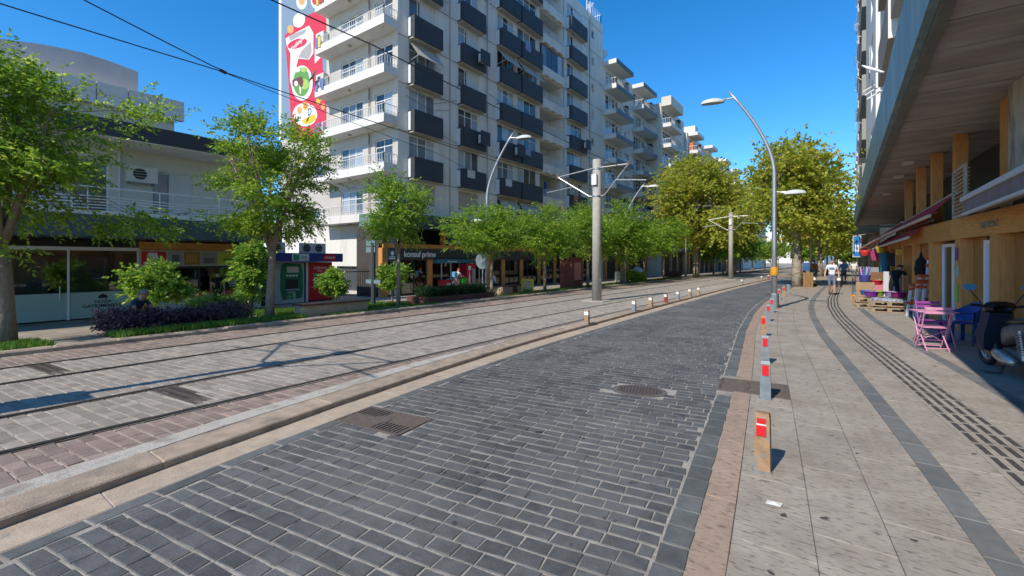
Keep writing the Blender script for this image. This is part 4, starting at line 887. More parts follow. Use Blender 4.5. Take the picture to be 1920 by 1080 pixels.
def rdoor(y0, y1, kind):
    if kind == 'panel': rblock('door_panel', y0, y1, .12, .2, .0, 2.276, brownpanel)
    elif kind == 'glass':
        f = rblock('shop_door', y0, y0+.08, .1, .2, 0, 2.2, alum); rblock('door_frame', y1-.08, y1, .1, .2, 0, 2.2, alum, f); rblock('door_frame', y0+.081, y1-.081, .1, .2, 2.12, 2.2, alum, f); m_ = (y0+y1)/2; rblock('door_frame', m_-.04, m_+.04, .1, .2, 0.1, 2.119, alum, f); rblock('pane', y0+.081, m_-.041, .14, .15, .1, 2.118, glass, f); rblock('pane', m_+.041, y1-.081, .14, .15, .1, 2.118, glass, f)
    else:
        f = rblock('white_door', y0, y1, .12, .18, 0, 2.15, flat('door_grey_white',(.42,.44,.46))); rblock('door_frame', y0, y0+.1, .06, .119, 0, 2.2, alum, f); rblock('door_frame', y1-.1, y1, .06, .119, 0, 2.2, alum, f); rblock('door_frame', y0+.101, y1-.101, .06, .119, 2.1, 2.2, alum, f)
rdoor(5.65, 8.58, 'panel'); rdoor(9.05, 11.18, 'panel'); rdoor(11.65, 13.1, 'panel'); rdoor(13.6, 14.5, 'white'); rdoor(14.52, 15.33, 'panel'); rdoor(15.8, 17.85, 'glass'); rdoor(18.35, 20.35, 'panel')
rdoor(20.85, 21.8, 'panel')
for y in (22.2, 24.4, 26.8): rdoor(y, y+.9, 'panel')
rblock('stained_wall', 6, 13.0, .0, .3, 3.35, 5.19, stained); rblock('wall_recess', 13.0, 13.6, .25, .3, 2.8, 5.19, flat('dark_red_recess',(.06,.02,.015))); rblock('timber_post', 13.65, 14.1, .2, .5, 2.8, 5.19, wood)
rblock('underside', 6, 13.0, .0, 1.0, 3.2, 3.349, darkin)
for y in (17.2, 19.8, 22.5, 26): rblock('timber_post', y, y+.3, .25, .5, 2.79, 5.19, wood)
for y in (20.8, 24, 30): MB().box(1.7, 2.0, y, y+.5, 5.12, 5.19).build('soffit_lamp', flat('lamp_white',(.6,.58,.5)), rb, True)
gl_ = rblock('sign_frame', 8.6, 10.6, -.14, -.121, 2.4, 2.62, woodh)
silver = mat('silver_letter', (.5,.5,.5), .35, .05, 4, metal=.8)
text('SEMINATI', .2, silver, rb, (WX(13.95)-.135, 13.95, 2.44), (R(90), 0, R(-83.7))); text('SUN', .26, silver, rb, (WX(11.85)-.135, 11.85, 2.42), (R(90), 0, R(-82.9)))
# flat wall signs
for (y, z, h, wd, c) in ((15.5, 1.75, .3, .16, (.22,.03,.22)), (15.5, .72, .42, .2, (.18,.42,.06)), (15.45, 1.35, .28, .12, (.25,.42,.38))):
    rblock('small_sign', y, y+wd, -.125, -.103, z, z+h, flat('sgn%d' % int(z*100), c))
# grille and awnings
lv = thing('louvred_grille', 'pale louvred ventilation grille above the timber beam', 'grille', (2.2, 14.5, 2.75))
mb = MB(); T = FXm(2.2); mb.fbox(T,13.9,15.25,2.75,2.8,0,.05); mb.fbox(T,13.9,15.25,3.82,3.87,0,.05); mb.fbox(T,13.9,13.95,2.8,3.82,0,.05); mb.fbox(T,15.2,15.25,2.8,3.82,0,.05); lf = mb.build('frame', flat('grille_beige',(.40,.34,.28)), lv, True)
for k in range(11):
    z = 2.85+.088*k; MB().add([(2.16,13.96,z),(2.16,15.19,z),(2.26,15.19,z+.05),(2.26,13.96,z+.05),(2.16,13.96,z+.02),(2.16,15.19,z+.02),(2.26,15.19,z+.07),(2.26,13.96,z+.07)],[(0,1,2,3),(4,5,6,7),(0,1,5,4),(1,2,6,5),(2,3,7,6),(3,0,4,7)]).build('slat', flat('grille_beige',(.40,.34,.28)), lf)
def awning(name, label, p0, p1, q0, q1, m, barm, val=.35, grp=None):
    t = thing(name, label, 'awning', p0, 0, grp); p0, p1, q0, q1 = map(Vector, (p0, p1, q0, q1)); u = Vector((0,0,.02))
    mb = MB(); mb.add([q0,q1,p1,p0,q0+u,q1+u,p1+u,p0+u],[(0,1,2,3),(4,5,6,7),(0,1,5,4),(1,2,6,5),(2,3,7,6),(3,0,4,7)]); mb.build('canvas', m, t, True)
    mb = MB(); d = Vector((0,0,val)); n = 24; vs = []
    for k in range(n+1):
        a = p0.lerp(p1, k/n); vs += [a, a - d + Vector((0,0,.03*(k%2)))]
    mb.add(vs, [(2*k,2*k+1,2*k+3,2*k+2) for k in range(n)]); v = mb.build('valance', m, t, True)
    mb = MB(); mb.tube([p0 + Vector((-.03,0,-.03)), p1 + Vector((-.03,0,-.03))], .045, 8); mb.build('front_bar', barm, t, True)
    mb = MB(); mb.tube([q0, q1], .05, 8); mb.build('roller', barm, t, True)
    for f_ in (.25, .75):
        a = q0.lerp(q1, f_) - Vector((0,0,.25)); b = p0.lerp(p1, f_); c = (a+b)/2 + Vector((-.0,.4,0)); MB().tube([a,c,b], .025, 6).build('folding_arm', barm, t, True)
awred = mat('red_canvas', (.46,.03,.045), .8, .15, 3); cream = flat('cream_bar', (.52,.47,.38))
awning('shop_awning', 'red shop awning nearest the louvred grille', (1.95,16.8,3.0), (1.45,26.3,2.85), (2.45,16.8,3.55), (2.2,26.3,3.4), awred, cream, .1, 'red awnings over the market stall')
awning('shop_awning', 'farther red shop awning ending at the hanging blue sign', (1.4,26.6,2.8), (.9,37.0,2.5), (2.15,26.6,3.45), (2.0,37.0,3.3), awred, cream, .15, 'red awnings over the market stall')
awning('shop_awning', 'small lower red awning under the long ones', (1.7,19.0,2.5), (1.2,33,2.35), (2.25,19.0,2.98), (2.05,33,2.95), awred, cream, .1, 'red awnings over the market stall')
ga = thing('closed_awning', 'grey closed awning cassette above the timber beam at right', 'awning', (2.2, 10, 2.7))
MB().box(2.12, 2.4, 8.6, 13.85, 2.78, 3.02).build('canvas_roll', mat('grey_canvas',(.20,.165,.155),.8,.2,3), ga, True); MB().box(2.08, 2.4, 8.6, 13.87, 3.025, 3.12).build('top_bar', flat('awning_white',(.55,.53,.52)), ga, True); MB().box(2.1, 2.16, 8.6, 13.86, 2.72, 2.775).build('front_bar', flat('awning_white',(.55,.53,.52)), ga, True)
# farther right-hand block
fb = block_building('apartment_block', 'distant white balcony block at the end of the right pavement', 4.2, 16, 58, 60, 10, [], whitewall, whitewall, whitewall)
bpy.data.objects.remove(fb.children[0]); bpy.data.objects.remove(fb)
rf = thing('apartment_block', 'distant white balcony block at the end of the right pavement', 'building', (9, 85, 0))
mb = MB(); fops = [(62+6*i, 64+6*i, 7+2.9*k, 9+2.9*k) for i in range(8) for k in range(4)]; wall_open(mb, FXm(3.0), 58, 112, 0, 19, fops, .2); mb.quad((3,58,0),(14,58,0),(14,58,19),(3,58,19)); mb.build('wall', whitewall, rf, True)
for f_ in fops: window(rf, FXm(3.0), *f_, 2, 0)
for k in range(5):
    for i in range(7): o = MB().box(1.75, 2.99, 60+7*i, 64.5+7*i, 6.6+2.8*k, 7.5+2.8*k).build('balcony_box', whitewall, rf, True)
MB().box(1.3, 2.99, 58, 110, 4.6, 5.6).build('canopy', teal, rf, True)
for i in range(16): MB().box(2.2, 2.99, 58.5+3.2*i, 59+3.2*i, 0, 4.59).build('pier', stained, rf, True)
# far closing buildings and hills
for i, (x, y, wd, h, lab) in enumerate(((-14, 330, 10, 17, 'tiny white tower block closing the end of the street'), (3, 300, 14, 12, 'tiny pale block at the far right end of the street'), (-32, 300, 22, 15, 'tiny grey block at the far left end of the street'))):
    t = thing('distant_building', lab, 'building', (x, y, 0)); MB().box(x-wd/2, x+wd/2, y, y+14, 0, h).build('wall', (whitewall, creamwall, greywall)[i], t, True)
    for k in range(int(h/3)-1):
        for q in range(4): MB().box(x-wd/2+.8+q*wd/4.4, x-wd/2+2.2+q*wd/4.4, y-.05, y-.003, 3+k*3, 4.5+k*3).build('window', dark, t, True)
hm = MB(); vs = []; n = 60
for i in range(n+1):
    x = -900 + 2200*i/n; vs += [(x, 2400, -5), (x, 2600, 60 + 40*math.sin(i*.35) + 25*math.sin(i*.83+1) + 12*math.sin(i*1.9))]
hm.add(vs, [(2*i,2*i+2,2*i+3,2*i+1) for i in range(n)]); tag(hm.build('hills', mat('hill_blue',(.10,.16,.22),.9,.1,.01)), kind='structure')
# ================================================================ STREET FURNITURE
def ordw(i): return ordn[i]
bolR = [(-.54,4.3), (-.79,6.55), (-1.06,8.75), (-1.47,11.8), (-1.73,14.9), (-1.92,17.4), (-2.02,20.0), (-2.28,23.3), (-2.3,25.5), (-2.3,27.7)]
blab = ['red-marked bollard with brown rusty body, nearest the camera', 'second red-marked bollard, beside the brown access cover']
for i, (x, y) in enumerate(bolR):
    ry = r.uniform(-.08,.08) + .1; t = thing('bollard', blab[i] if i < 2 else '%s red-marked bollard from the camera along the right kerb' % ordw(i), 'bollard', (x, y, 0), ry, 'red-marked bollards along the right kerb')
    h = .48; a = .055
    mb = MB(); mb.add([(-a-.006,-a,0),(a+.006,-a,0),(a+.006,a+.02,0),(-a-.006,a+.02,0),(-a,-a+.004,h-.035),(a,-a+.004,h-.035),(a,a,h-.03),(-a,a,h-.03),(-a+.008,-a+.03,h),(a-.008,-a+.03,h),(a-.008,a-.01,h),(-a+.008,a-.01,h)],
      [(8,9,10,11)] + [(k,(k+1)%4,4+(k+1)%4,4+k) for k in range(4)] + [(4+k,4+(k+1)%4,8+(k+1)%4,8+k) for k in range(4)]); mb.build('post', rust if i in (0, 3, 6, 8) else steelb, t)
    MB().box(-a-.02, a+.02, -a-.02, a+.03, 0, .008).build('base_plate', steelb, t)
    if i == 0: MB().box(-.036,.026,-a-.004,-a+.001,.40,.445).build('reflector', red, t); MB().box(-.042,.03,-a-.0045,-a+.001,.30,.388).build('reflector', red, t); MB().box(-.04,.03,-a-.003,-a+.002,.388,.40).build('worn_strip', whitep, t)
    elif i < 9: MB().box(-.036,.036,-a-.004,-a+.003,.30,.43).build('reflector', red, t)
t = thing('bollard_stub', 'low grey metal bollard top cut by the bottom edge of the photo', 'bollard', (-.31, 2.66, 0), .1); MB().cbox(-.07,.07,-.06,.06,0,.1,.03).build('post', steelb, t)
bolL = [(-5.52,11.0), (-5.62,14.65), (-5.68,16.45), (-5.73,18.35), (-5.76,20.1), (-5.78,22.1), (-5.78,23.7), (-5.75,35.5), (-5.6,44), (-5.55,48)]
for i, (x, y) in enumerate(bolL):
    t = thing('bollard', '%s white-topped bollard from the camera along the tram kerb' % ordw(i), 'bollard', (x, y, -.02), r.uniform(-.1,.1), 'white-topped bollards along the tram kerb')
    m = (rust, steelb, rust, mat('dull_red_paint',(.25,.05,.04),.7,.2,10), steelb, rust)[i % 6]
    MB().cbox(-.055,.055,-.055,.055,0,.44,.02).build('post', m, t); MB().box(-.057,.057,-.058,.058,.31,.405).build('white_cap', whitep, t)
t = thing('paper_scrap', 'crumpled white paper scrap on the pavement slabs', 'litter', gp(1451, 944, .004)); mb = MB(); mb.add([(-.05,-.03,0),(.045,-.035,.004),(.055,.03,.006),(-.045,.035,0),(0,0,.016),(-.05,-.03,-.003),(.045,-.035,0),(.055,.03,0),(-.045,.035,-.003)], [(0,1,4),(1,2,4),(2,3,4),(3,0,4),(5,6,7,8)]); mb.build('paper', flat('paper',(.75,.75,.73)), t)
def lamp(label, loc, H, face, low_side, h2=None, group='curved street lamps', sc=1.):
    t = thing('street_lamp', label, 'street lamp', loc, 0, group); f = Vector(face).normalized()
    pts = [Vector((0,0,0)), Vector((0,0,H*.3)), Vector((0,0,H*.62))]; rad = [.095,.09,.075]
    for k in range(1, 9):
        q = k/8; pts.append(f * (1.5*sc*q**1.6) + Vector((0,0,H*.62 + H*.38*q))); rad.append(.075 - .035*q)
    MB().tube(pts, [x*sc for x in rad], 12).build('pole', steel, t, smooth=True)
    MB().lathe([(0,0),(.12,0),(.12,.5),(.1,.55),(0,.55)], 12).build('pole_base', steelb, t, smooth=False)
    def head(p, d, s=1.):
        d = Vector(d).normalized(); sdv = Vector((-d.y, d.x, 0)); p = Vector(p)
        MB().tube([p, p + d*.25*s + Vector((0,0,-.03)), p + d*.42*s + Vector((0,0,-.04))], [.03,.026,.04], 8).build('arm', steel, t)
        vs = []; fs = []; n = 14; c = p + d*.75*s + Vector((0,0,-.08))
        rings = [(1, -.05), (1.0, 0), (.85, .07), (.5, .12), (.05, .135)]
        for rr, z in rings:
            for k in range(n): a = 2*math.pi*k/n; vs.append(c + d*(.42*s*rr*math.cos(a)) + sdv*(.19*s*rr*math.sin(a)) + Vector((0,0,z*s)))
        fs = [(i*n+k, i*n+(k+1)%n, (i+1)*n+(k+1)%n, (i+1)*n+k) for i in range(4) for k in range(n)]
        mb = MB(); mb.add(vs, fs); ho = mb.build('lamp_head', flat('lamp_grey',(.5,.52,.50)), t, smooth=True)
        mb = MB(); mb.add([c + d*(.37*s*math.cos(2*math.pi*k/n)) + sdv*(.16*s*math.sin(2*math.pi*k/n)) + Vector((0,0,-.045*s)) for k in range(n)], [tuple(range(n))]); mb.build('lens', flat('lamp_lens',(.22,.23,.2), .2), ho)
    ip = pts[-2].lerp(pts[-1], .4); head(ip, f + Vector((0,0,-.0)), sc)
    if h2: head((0,0,h2), low_side, .85*sc)
    return t
l1 = lamp('tall curved steel lamp rising in front of the right plane tree', (-2.02, 19.1, 0), 8.1, (-.95,-.25,0), (1,.1,0), 4.25)
MB().lathe([(0,0),(.13,0),(.14,.1),(.12,.3),(0,.3)], 12, (-.0,-.02,1.2)).build('orange_bin', flat('orange_plastic',(.6,.28,.02)), l1)
lamp('curved lamp among the small trees before the grey tower', (-14.9, 18.3, -.12), 8.3, (1,.2,0), (-1,-.2,0), 4.0)
lamp('curved lamp in front of the dark edged balconies', (-13.4, 33, -.1), 7.6, (1,.15,0), (-1,0,0), None)
lamp('third left lamp from the camera, half hidden by plane leaves', (-13, 48.2, -.1), 7.6, (1,.15,0), (-1,0,0), None)
lamp('fourth left lamp from the camera, thin and far', (-12.6, 64, -.1), 7.6, (1,.15,0), (-1,0,0), None)
lamp('second right lamp from the camera, curving before the plane tree', (-2.0, 42.5, 0), 7.8, (-.95,-.2,0), (1,0,0), None)
lamp('third right lamp from the camera, thin white pole', (-1.5, 66, 0), 7.8, (-.95,-.2,0), (1,0,0), None)
lamp('fourth right lamp from the camera, very thin and far', (-.7, 92, 0), 7.8, (-.95,-.2,0), (1,0,0), None)
def tram_pole(label, x, y, H=6.0, th=1.):
    t = thing('tram_pole', label, 'tram pole', (x, y, .02), 0, 'concrete tram poles between the tracks')
    MB().tube([(0,0,0),(0,0,H)], [.205*th,.17*th], 20).build('shaft', concrete, t, smooth=True)
    MB().box(-.5,.5,-.5,.5,-.04,.035).build('plinth', concrete, t)
    for sg, L in ((-1, 1.9), (1, 1.4)):
        tip = Vector((sg*L, 0, H-.55 + (0 if sg < 0 else .2)))
        a = MB(); a.tube([(sg*.16,0,H-.35),tip], .022, 8); a.build('top_stay', steel, t)
        a = MB(); a.tube([(sg*.2,0,H-1.55),(sg*.35,0,H-1.53),tip], .027, 8); a.build('brace', steel, t)
        mid = Vector((sg*.2,0,H-1.55)).lerp(tip, .55); a = MB(); a.tube([mid + Vector((0,0,-.05)), mid + Vector((sg*1.3,-.05,-.2))], .02, 7); a.build('registration_arm', steel, t)
        MB().lathe([(0,0),(.05,0),(.05,.16),(0,.16)], 8, (tip.x, 0, tip.z-.06)).build('insulator', flat('insulator_brown',(.2,.11,.08)), t)
    for z in (H-1.55, H-.4): MB().tube([(0,0,z-.03),(0,0,z+.03)], .205 if z < H-1 else .19, 16).build('band', steel, t)
    MB().box(-.12,.1,-.26,-.17,H-1.1,H-.65).build('switch_box', whitep, t)
tram_pole('concrete tram pole with steel arms standing before the tower', -8.44, 17.73)
tram_pole('far concrete tram pole in front of the yellow plane tree', -8.1, 44.5)
tram_pole('concrete tram pole just outside the left edge, seen by its shadow', -8.3, -1.0, 6.0, .45)
t = thing('tram_stop_panel', 'tram stop panel outside the left edge, seen by its broad shadow', 'sign', (-8.25, -1.4, .02)); MB().box(-.3,.3,-.06,.06,0,2.7).build('panel', steelb, t); MB().box(-.34,.34,-.1,.1,0,.06).build('foot', concrete, t)
# wires
wire = flat('wire_black', (.015,.015,.016)); 
def wires(name, label, pts, rad=.012):
    t = MB(); out = []
    for a, b in zip(pts, pts[1:]):
        a, b = Vector(a), Vector(b)
        for k in range(8): q = k/8; out.append(a.lerp(b, q) - Vector((0,0,(b-a).length*.004*4*q*(1-q))))
    out.append(Vector(pts[-1])); t.tube(out, rad, 5); o = t.build(name, wire); return tag(o, label, 'wire', 'tram overhead wires')
def kd(px, py, X): return atX(px, py, X)
wires('contact_wire', 'overhead wire over the far track, crossing the sky at left', [(-10.3,-6,5.75), kd(420,135,-10.3), (-10.3,17.7,5.35), (-10.2,44.5,5.35), (-9,90,5.4)], .011)
wires('contact_wire', 'overhead wire over the near track, crossing the white balconies', [(-6.75,-6,5.6), kd(700,85,-6.75), (-6.95,17.7,5.35), (-6.7,44.5,5.35), (-5.6,90,5.4)], .011)
wires('feeder_wire', 'second wire meeting the far track wire at a clamp', [(-8.6,-2,6.3), kd(395,122,-10.28), kd(420,133,-10.3)], .011)
wires('feeder_wire', 'lower slack wire running past the painted advert', [kd(418,135,-10.3), (-14.0,14,6.3), (-21.9,30,7.5)], .008)
t = tag(MB().tube([kd(412,131,-10.3), kd(424,137,-10.3)], .035, 6).build('wire_clamp', wire), 'small black clamp joining two wires in the sky', 'clamp')
# planters, benches, pillars of the tree strip
bench_w = mat('bench_stone', (.42,.32,.22), .8, .15, 6, .3, 40); bench_t = mat('bench_timber', (.12,.055,.04), .6, .2, 8)
t = thing('stone_bench', 'long travertine bench with dark timber top beside the tree', 'bench', (-13.6, 8.7, -.06)); z = -.06
y = 7.5
while y < 9.8: MB().box(-13.85, -13.3, y, y+.285, -.1, .34).build('stone_block', bench_w, t, True); y += .29
MB().box(-13.9, -13.25, 7.46, 9.86, .342, .40).build('seat', bench_t, t, True)
t = thing('stone_bench', 'short bench of stone blocks beside the yellow box', 'bench', (-14.4, 19.8, -.1)); y = 18.6
while y < 21: MB().box(-14.7, -14.1, y, y+.42, -.12, .36 + r.uniform(-.01,.01)).build('stone_block', bench_w if int(y*3) % 2 else bench_t, t, True); y += .44
MB().box(-14.72,-14.08,18.6,21.2,.375,.42).build('seat', bench_t, t, True)
t = thing('planter', 'low red-brown planter wall full of dark hedge plants', 'planter', (-14.2, 15.3, -.1)); 
for a in ((-14.05,-13.85,13.2,17.6),(-15.2,-15.0,13.2,17.6),(-15.0,-14.05,13.2,13.4),(-15.0,-14.05,17.4,17.6)): MB().box(*a,-.12,.2).build('wall', mat('planter_brown',(.12,.05,.04),.8,.2,6), t, True)
MB().box(-15.0,-14.05,13.4,17.4,-.1,.14).build('soil', soil, t, True)
t = thing('brick_pillar', 'dark red square pillar standing in the tree strip', 'pillar', (-14.1, 25.9, -.1)); MB().cbox(-.45,.45,-.7,.7,0,1.95,.03).build('shaft', mat('pillar_red',(.16,.05,.04),.8,.2,6), t); MB().box(-.455,.455,-.45,.45,.6,1.7).build('face_panel', mat('pillar_pink',(.42,.19,.17),.8,.1,4), t); MB().box(-.5,.5,-.75,.75,1.95,2.05).build('cap', mat('pillar_red',(.16,.05,.04)), t)
t = thing('street_sign', 'dark post with street name plates near the iron gate', 'street sign', gp(700, 572, -.12)); MB().tube([(0,0,0),(0,0,2.6)], .09, 10).build('post', flat('sign_post_dark',(.05,.065,.07)), t); MB().box(-.3,.3,-.25,.25,0,.05).build('base', flat('sign_post_dark',(.05,.065,.07)), t)
for k in range(2): MB().box(-.45,.15,-.03,.03,2.2+.28*k,2.42+.28*k).build('plate', flat('sign_blue_grey',(.16,.24,.28)), t)
MB().box(-.45,.5,-.04,.04,.9,1.06).build('low_board', flat('sign_blue_grey',(.16,.24,.28)), t)
t = thing('round_sign', 'round grey traffic sign seen from behind beside the lamp', 'sign', gp(905, 553, -.12)); MB().tube([(0,0,0),(0,0,2.2)], .03, 8).build('post', steel, t)
mb = MB(); mb.prism([(.45*math.cos(k*.2618), 1.85+.45*math.sin(k*.2618)) for k in range(24)], FYm(-.03), 0, .02); mb.build('disc', flat('sign_back',(.16,.20,.23)), t)
t = thing('yellow_box', 'yellow framed glass box of goods on the left pavement', 'display box', gp(989, 553, -.13), TH)
mb = MB()
for a, b, c, d in ((-.33,-.25,0,.85),(.25,.33,0,.85),(-.25,.25,0,.1),(-.25,.25,.77,.85)): mb.fbox(FYm(0),a,b,c,d,-.15,.15)
mb.build('frame', flat('yellow_paint',(.62,.45,.02)), t); MB().box(-.25,.25,-.05,.12,.1,.77).build('goods', mat('display_goods',(.6,.5,.2),.6,.6,14), t); MB().box(-.25,.25,-.14,-.13,.1,.77).build('pane', glass, t)
t = thing('menu_board', 'white folding board standing among far strip trees', 'board', gp(1160, 532, -.2), TH); MB().add([(-.3,-.2,0),(.3,-.2,0),(.3,0,1.0),(-.3,0,1.0),(-.3,-.17,0),(.3,-.17,0),(.3,.03,1.0),(-.3,.03,1.0)],[(0,1,2,3),(4,5,6,7),(0,1,5,4),(1,2,6,5),(2,3,7,6),(3,0,4,7)]).build('face', whitep, t); MB().add([(-.3,.25,0),(.3,.25,0),(.3,.04,1.0),(-.3,.04,1.0)],[(0,1,2,3)]).build('rear_face', whitep, t)
t = thing('covered_stall', 'white sheeted stall table before the far shops', 'stall', (-19.5, 52, -.4)); MB().lathe([(1.5,0),(1.35,.5),(1.1,.95),(.9,1.05),(.3,1.35),(.05,1.4)], 14, sc=(.7,1)).build('sheet', flat('sheet_white',(.5,.5,.54),.9), t, smooth=True)
def cooler(): 
    t = thing('drinks_cooler', 'red drinks cooler with a bottle picture outside the market', 'cooler', (-21.8, 24.6, -.45)); MB().box(-.35,.3,-.5,.5,0,1.95).build('body', flat('cooler_red',(.42,.01,.02)), t); T = FXp(.302)
    MB().fbox(T,.12,.48,.35,1.6,0,.01).build('glass_door', mat('cooler_goods',(.3,.3,.28),.3,.6,9,stretch=(1,3,8)), t)
    MB().prism([(-.25,.5),(-.1,.5),(-.08,.9),(-.13,1.15),(-.15,1.4),(-.2,1.4),(-.22,1.15),(-.27,.9)], T, 0, .008).build('bottle_picture', mwh, t); MB().fbox(T,-.3,-.02,1.5,1.8,0,.008).build('label_panel', mwh, t)
cooler()
t = thing('ice_cream_freezer', 'red and blue chest freezer at the market door', 'freezer', (-21.6, 22.1, -.45)); MB().cbox(-.3,.3,-.4,.4,0,.9,.04).build('body', flat('freezer_red',(.5,.02,.03)), t); MB().box(-.3,.3,.41,1.0,0,.95).build('side_box', flat('freezer_blue',(.3,.5,.62)), t); MB().fbox(FXp(.302),-.3,.3,.1,.8,0,.006).build('picture', flat('freezer_dark',(.35,.02,.03)), t); MB().fbox(FXp(.309),-.15,.15,.55,.7,0,.004).build('mark', mwh, t)
# ================================================================ TREES AND PLANTS
def sprays(cen, dirs, L, n, ll, lw, nr, droop=.15):
    N = len(cen); up = np.array([0,0,1.0])
    d = dirs / (np.linalg.norm(dirs, axis=1, keepdims=True) + 1e-9)
    rv = nr.normal(size=(N,3))*.45 + up; s = np.cross(d, rv); s /= np.linalg.norm(s, axis=1, keepdims=True) + 1e-9
    V = []; 
    for k in range(n):
        t = (k+.6)/n; sg = 1 if k % 2 else -1
        base = cen + d*(L*t)[:,None] - up*(droop*L*t*t)[:,None]
        ld = s*sg*(.9 if k < n-1 else .1) + d*(.45 if k < n-1 else 1.) + nr.normal(size=(N,3))*.22; ld /= np.linalg.norm(ld, axis=1, keepdims=True)
        pw = np.cross(ld, up + nr.normal(size=(N,3))*1.0); pw /= np.linalg.norm(pw, axis=1, keepdims=True) + 1e-9
        l = (ll*nr.uniform(.7,1.2,N))[:,None]; wd = (lw*nr.uniform(.8,1.2,N))[:,None]
        V.append(np.stack([base, base + ld*l*.45 + pw*wd*.5, base + ld*l - up*l*.12, base + ld*l*.45 - pw*wd*.5], 1))
    V = np.concatenate(V, 0).reshape(-1, 3); return V
def leafobj(name, V, m, parent):
    n = len(V)//4; me = bpy.data.meshes.new(name); me.vertices.add(len(V)); me.vertices.foreach_set('co', V.astype(np.float32).ravel())
    me.loops.add(n*4); me.loops.foreach_set('vertex_index', np.arange(n*4, dtype=np.int32)); me.polygons.add(n); me.polygons.foreach_set('loop_start', np.arange(0, n*4, 4, dtype=np.int32)); me.update(); me.validate(); me.materials.append(m)
    return link(name, me, parent)
def tree(name, label, base, fork, tr, cz, cr, ncl, nsp, L, n, ll, lw, lm, seed, bm=None, coff=(0,0), cat='tree', group=None, nl=6, extra=(), spread=.42, droop=.15, lean=(0,0), minz=None):
    nr = np.random.default_rng(seed); rr = random.Random(seed); bm = bm or bark; k_ = 1.05 if n == 3 else 1.45; nsp *= .85 if n == 3 else 1.1; ll *= k_; lw *= k_*1.1; spread *= 1.0 if n == 3 else .88
    t = thing(name, label, cat, base, 0, group)
    mb = MB(); fp = Vector((lean[0], lean[1], fork)); pts = [Vector((0,0,-.1)), Vector((lean[0]*.15+rr.uniform(-.03,.03),lean[1]*.15,fork*.33)), Vector((lean[0]*.55+rr.uniform(-.03,.03), lean[1]*.55, fork*.7)), fp]
    mb.tube(pts, [tr*1.25, tr, tr*.88, tr*.8], 10)
    C = Vector((coff[0], coff[1], cz)); cl = []
    while len(cl) < ncl:
        v = Vector((rr.gauss(0,1), rr.gauss(0,1), rr.gauss(0,1))).normalized() * (rr.random() ** .42)
        p = C + Vector((v.x*cr[0], v.y*cr[1], v.z*cr[2]))
        if minz and p.z < minz: continue
        cl.append(p)
    cl += [Vector(e) for e in extra]
    limbs = []
    for i in range(nl):
        a = 2*math.pi*(i + rr.uniform(-.25,.25))/nl; k = rr.uniform(.45,.7); end = C + Vector((math.cos(a)*cr[0]*k, math.sin(a)*cr[1]*k, rr.uniform(-.15,.55)*cr[2]))
        st = fp if i % 2 == 0 else pts[2].lerp(fp, rr.uniform(.6,1)); mid = st.lerp(end, .5) + Vector((rr.uniform(-.1,.1),rr.uniform(-.1,.1),.12*cr[2])); limbs.append((st, mid, end)); mb.tube([st, st.lerp(mid,.5)+Vector((0,0,.05)), mid, mid.lerp(end,.5)+Vector((0,0,.03)), end], [tr*.5, tr*.38, tr*.27, tr*.17, tr*.07], 7)
    for p in cl:
        b = min(limbs, key=lambda q: min((q[1]-p).length, (q[2]-p).length*.9)); s_ = b[1].lerp(b[2], rr.uniform(.0,.9)); m_ = s_.lerp(p, .55) + Vector((0,0,.1)); mb.tube([s_, m_, p], [tr*.1, tr*.06, tr*.03], 4, False)
    mb.build('trunk', bm, t, smooth=True)
    cen = []; dr = []
    for p in cl:
        k = int(nsp * rr.uniform(.6, 1.35)); s = spread * rr.uniform(.7, 1.3)
        q = nr.normal(size=(k,3)) * np.array([s, s, s*.62]); cen.append(np.array(p) + q); out = q + nr.normal(size=(k,3))*s*.6 + (np.array(p)-np.array(C))*.25; dr.append(out + np.array([0,0,.05]))
    cen = np.concatenate(cen); dr = np.concatenate(dr)
    V = sprays(cen - dr/np.linalg.norm(dr,axis=1,keepdims=True)*L*.5, dr, np.full(len(cen), L)*nr.uniform(.7,1.2,len(cen)), n, ll, lw, nr, droop)
    leafobj('crown', V, lm, t); return t
ts = 'small leafy trees of the left strip'
tree('street_tree', 'big leafy tree at the left edge over the frosted shop', (-14.8,1.53,-.1), 2.1, .17, 4.3, (1.95,2.1,2.0), 86, 36, .34, 9, .085, .036, leafA, 1, group=ts, nl=8, spread=.36, extra=[(1.2,2.6,2.6),(1.0,2.2,2.8),(.3,-.4,2.0),(-.4,1.8,2.7),(.0,2.6,5.7),(.1,2.1,5.5)], lean=(-.1,-.05), coff=(-.1,-.45))
tree('street_tree', 'leafy tree with forked trunk in front of the cash machines', (-14.21,6.9,-.1), 2.15, .125, 4.4, (1.7,1.95,1.85), 66, 32, .34, 9, .08, .034, leafA, 2, group=ts, nl=7, spread=.29, lean=(.1,.05), coff=(0,.05))
tree('street_tree', 'slim young tree before the street corner shop', (-14.0,11.74,-.1), 2.1, .075, 3.75, (1.2,1.3,1.5), 44, 34, .3, 8, .08, .034, leafB, 3, group=ts, spread=.3)
tree('street_tree', 'wide low tree half hiding the market sign', (-14.1,17.7,-.1), 1.9, .085, 3.35, (1.7,1.9,1.1), 52, 32, .32, 8, .085, .04, leafB, 4, group=ts, spread=.36, coff=(-.1,-.5))
tree('street_tree', 'round green tree beside the yellow display box', (-14.0,22.5,-.1), 1.9, .09, 3.55, (1.8,2.0,1.5), 56, 32, .34, 7, .10, .045, leafB, 5, group=ts, spread=.4)
tree('street_tree', 'green tree just left of the concrete tram pole', (-14.0,28.0,-.1), 1.9, .1, 3.7, (1.9,2.0,1.7), 52, 30, .36, 7, .11, .05, leafB, 6, group=ts, spread=.42)
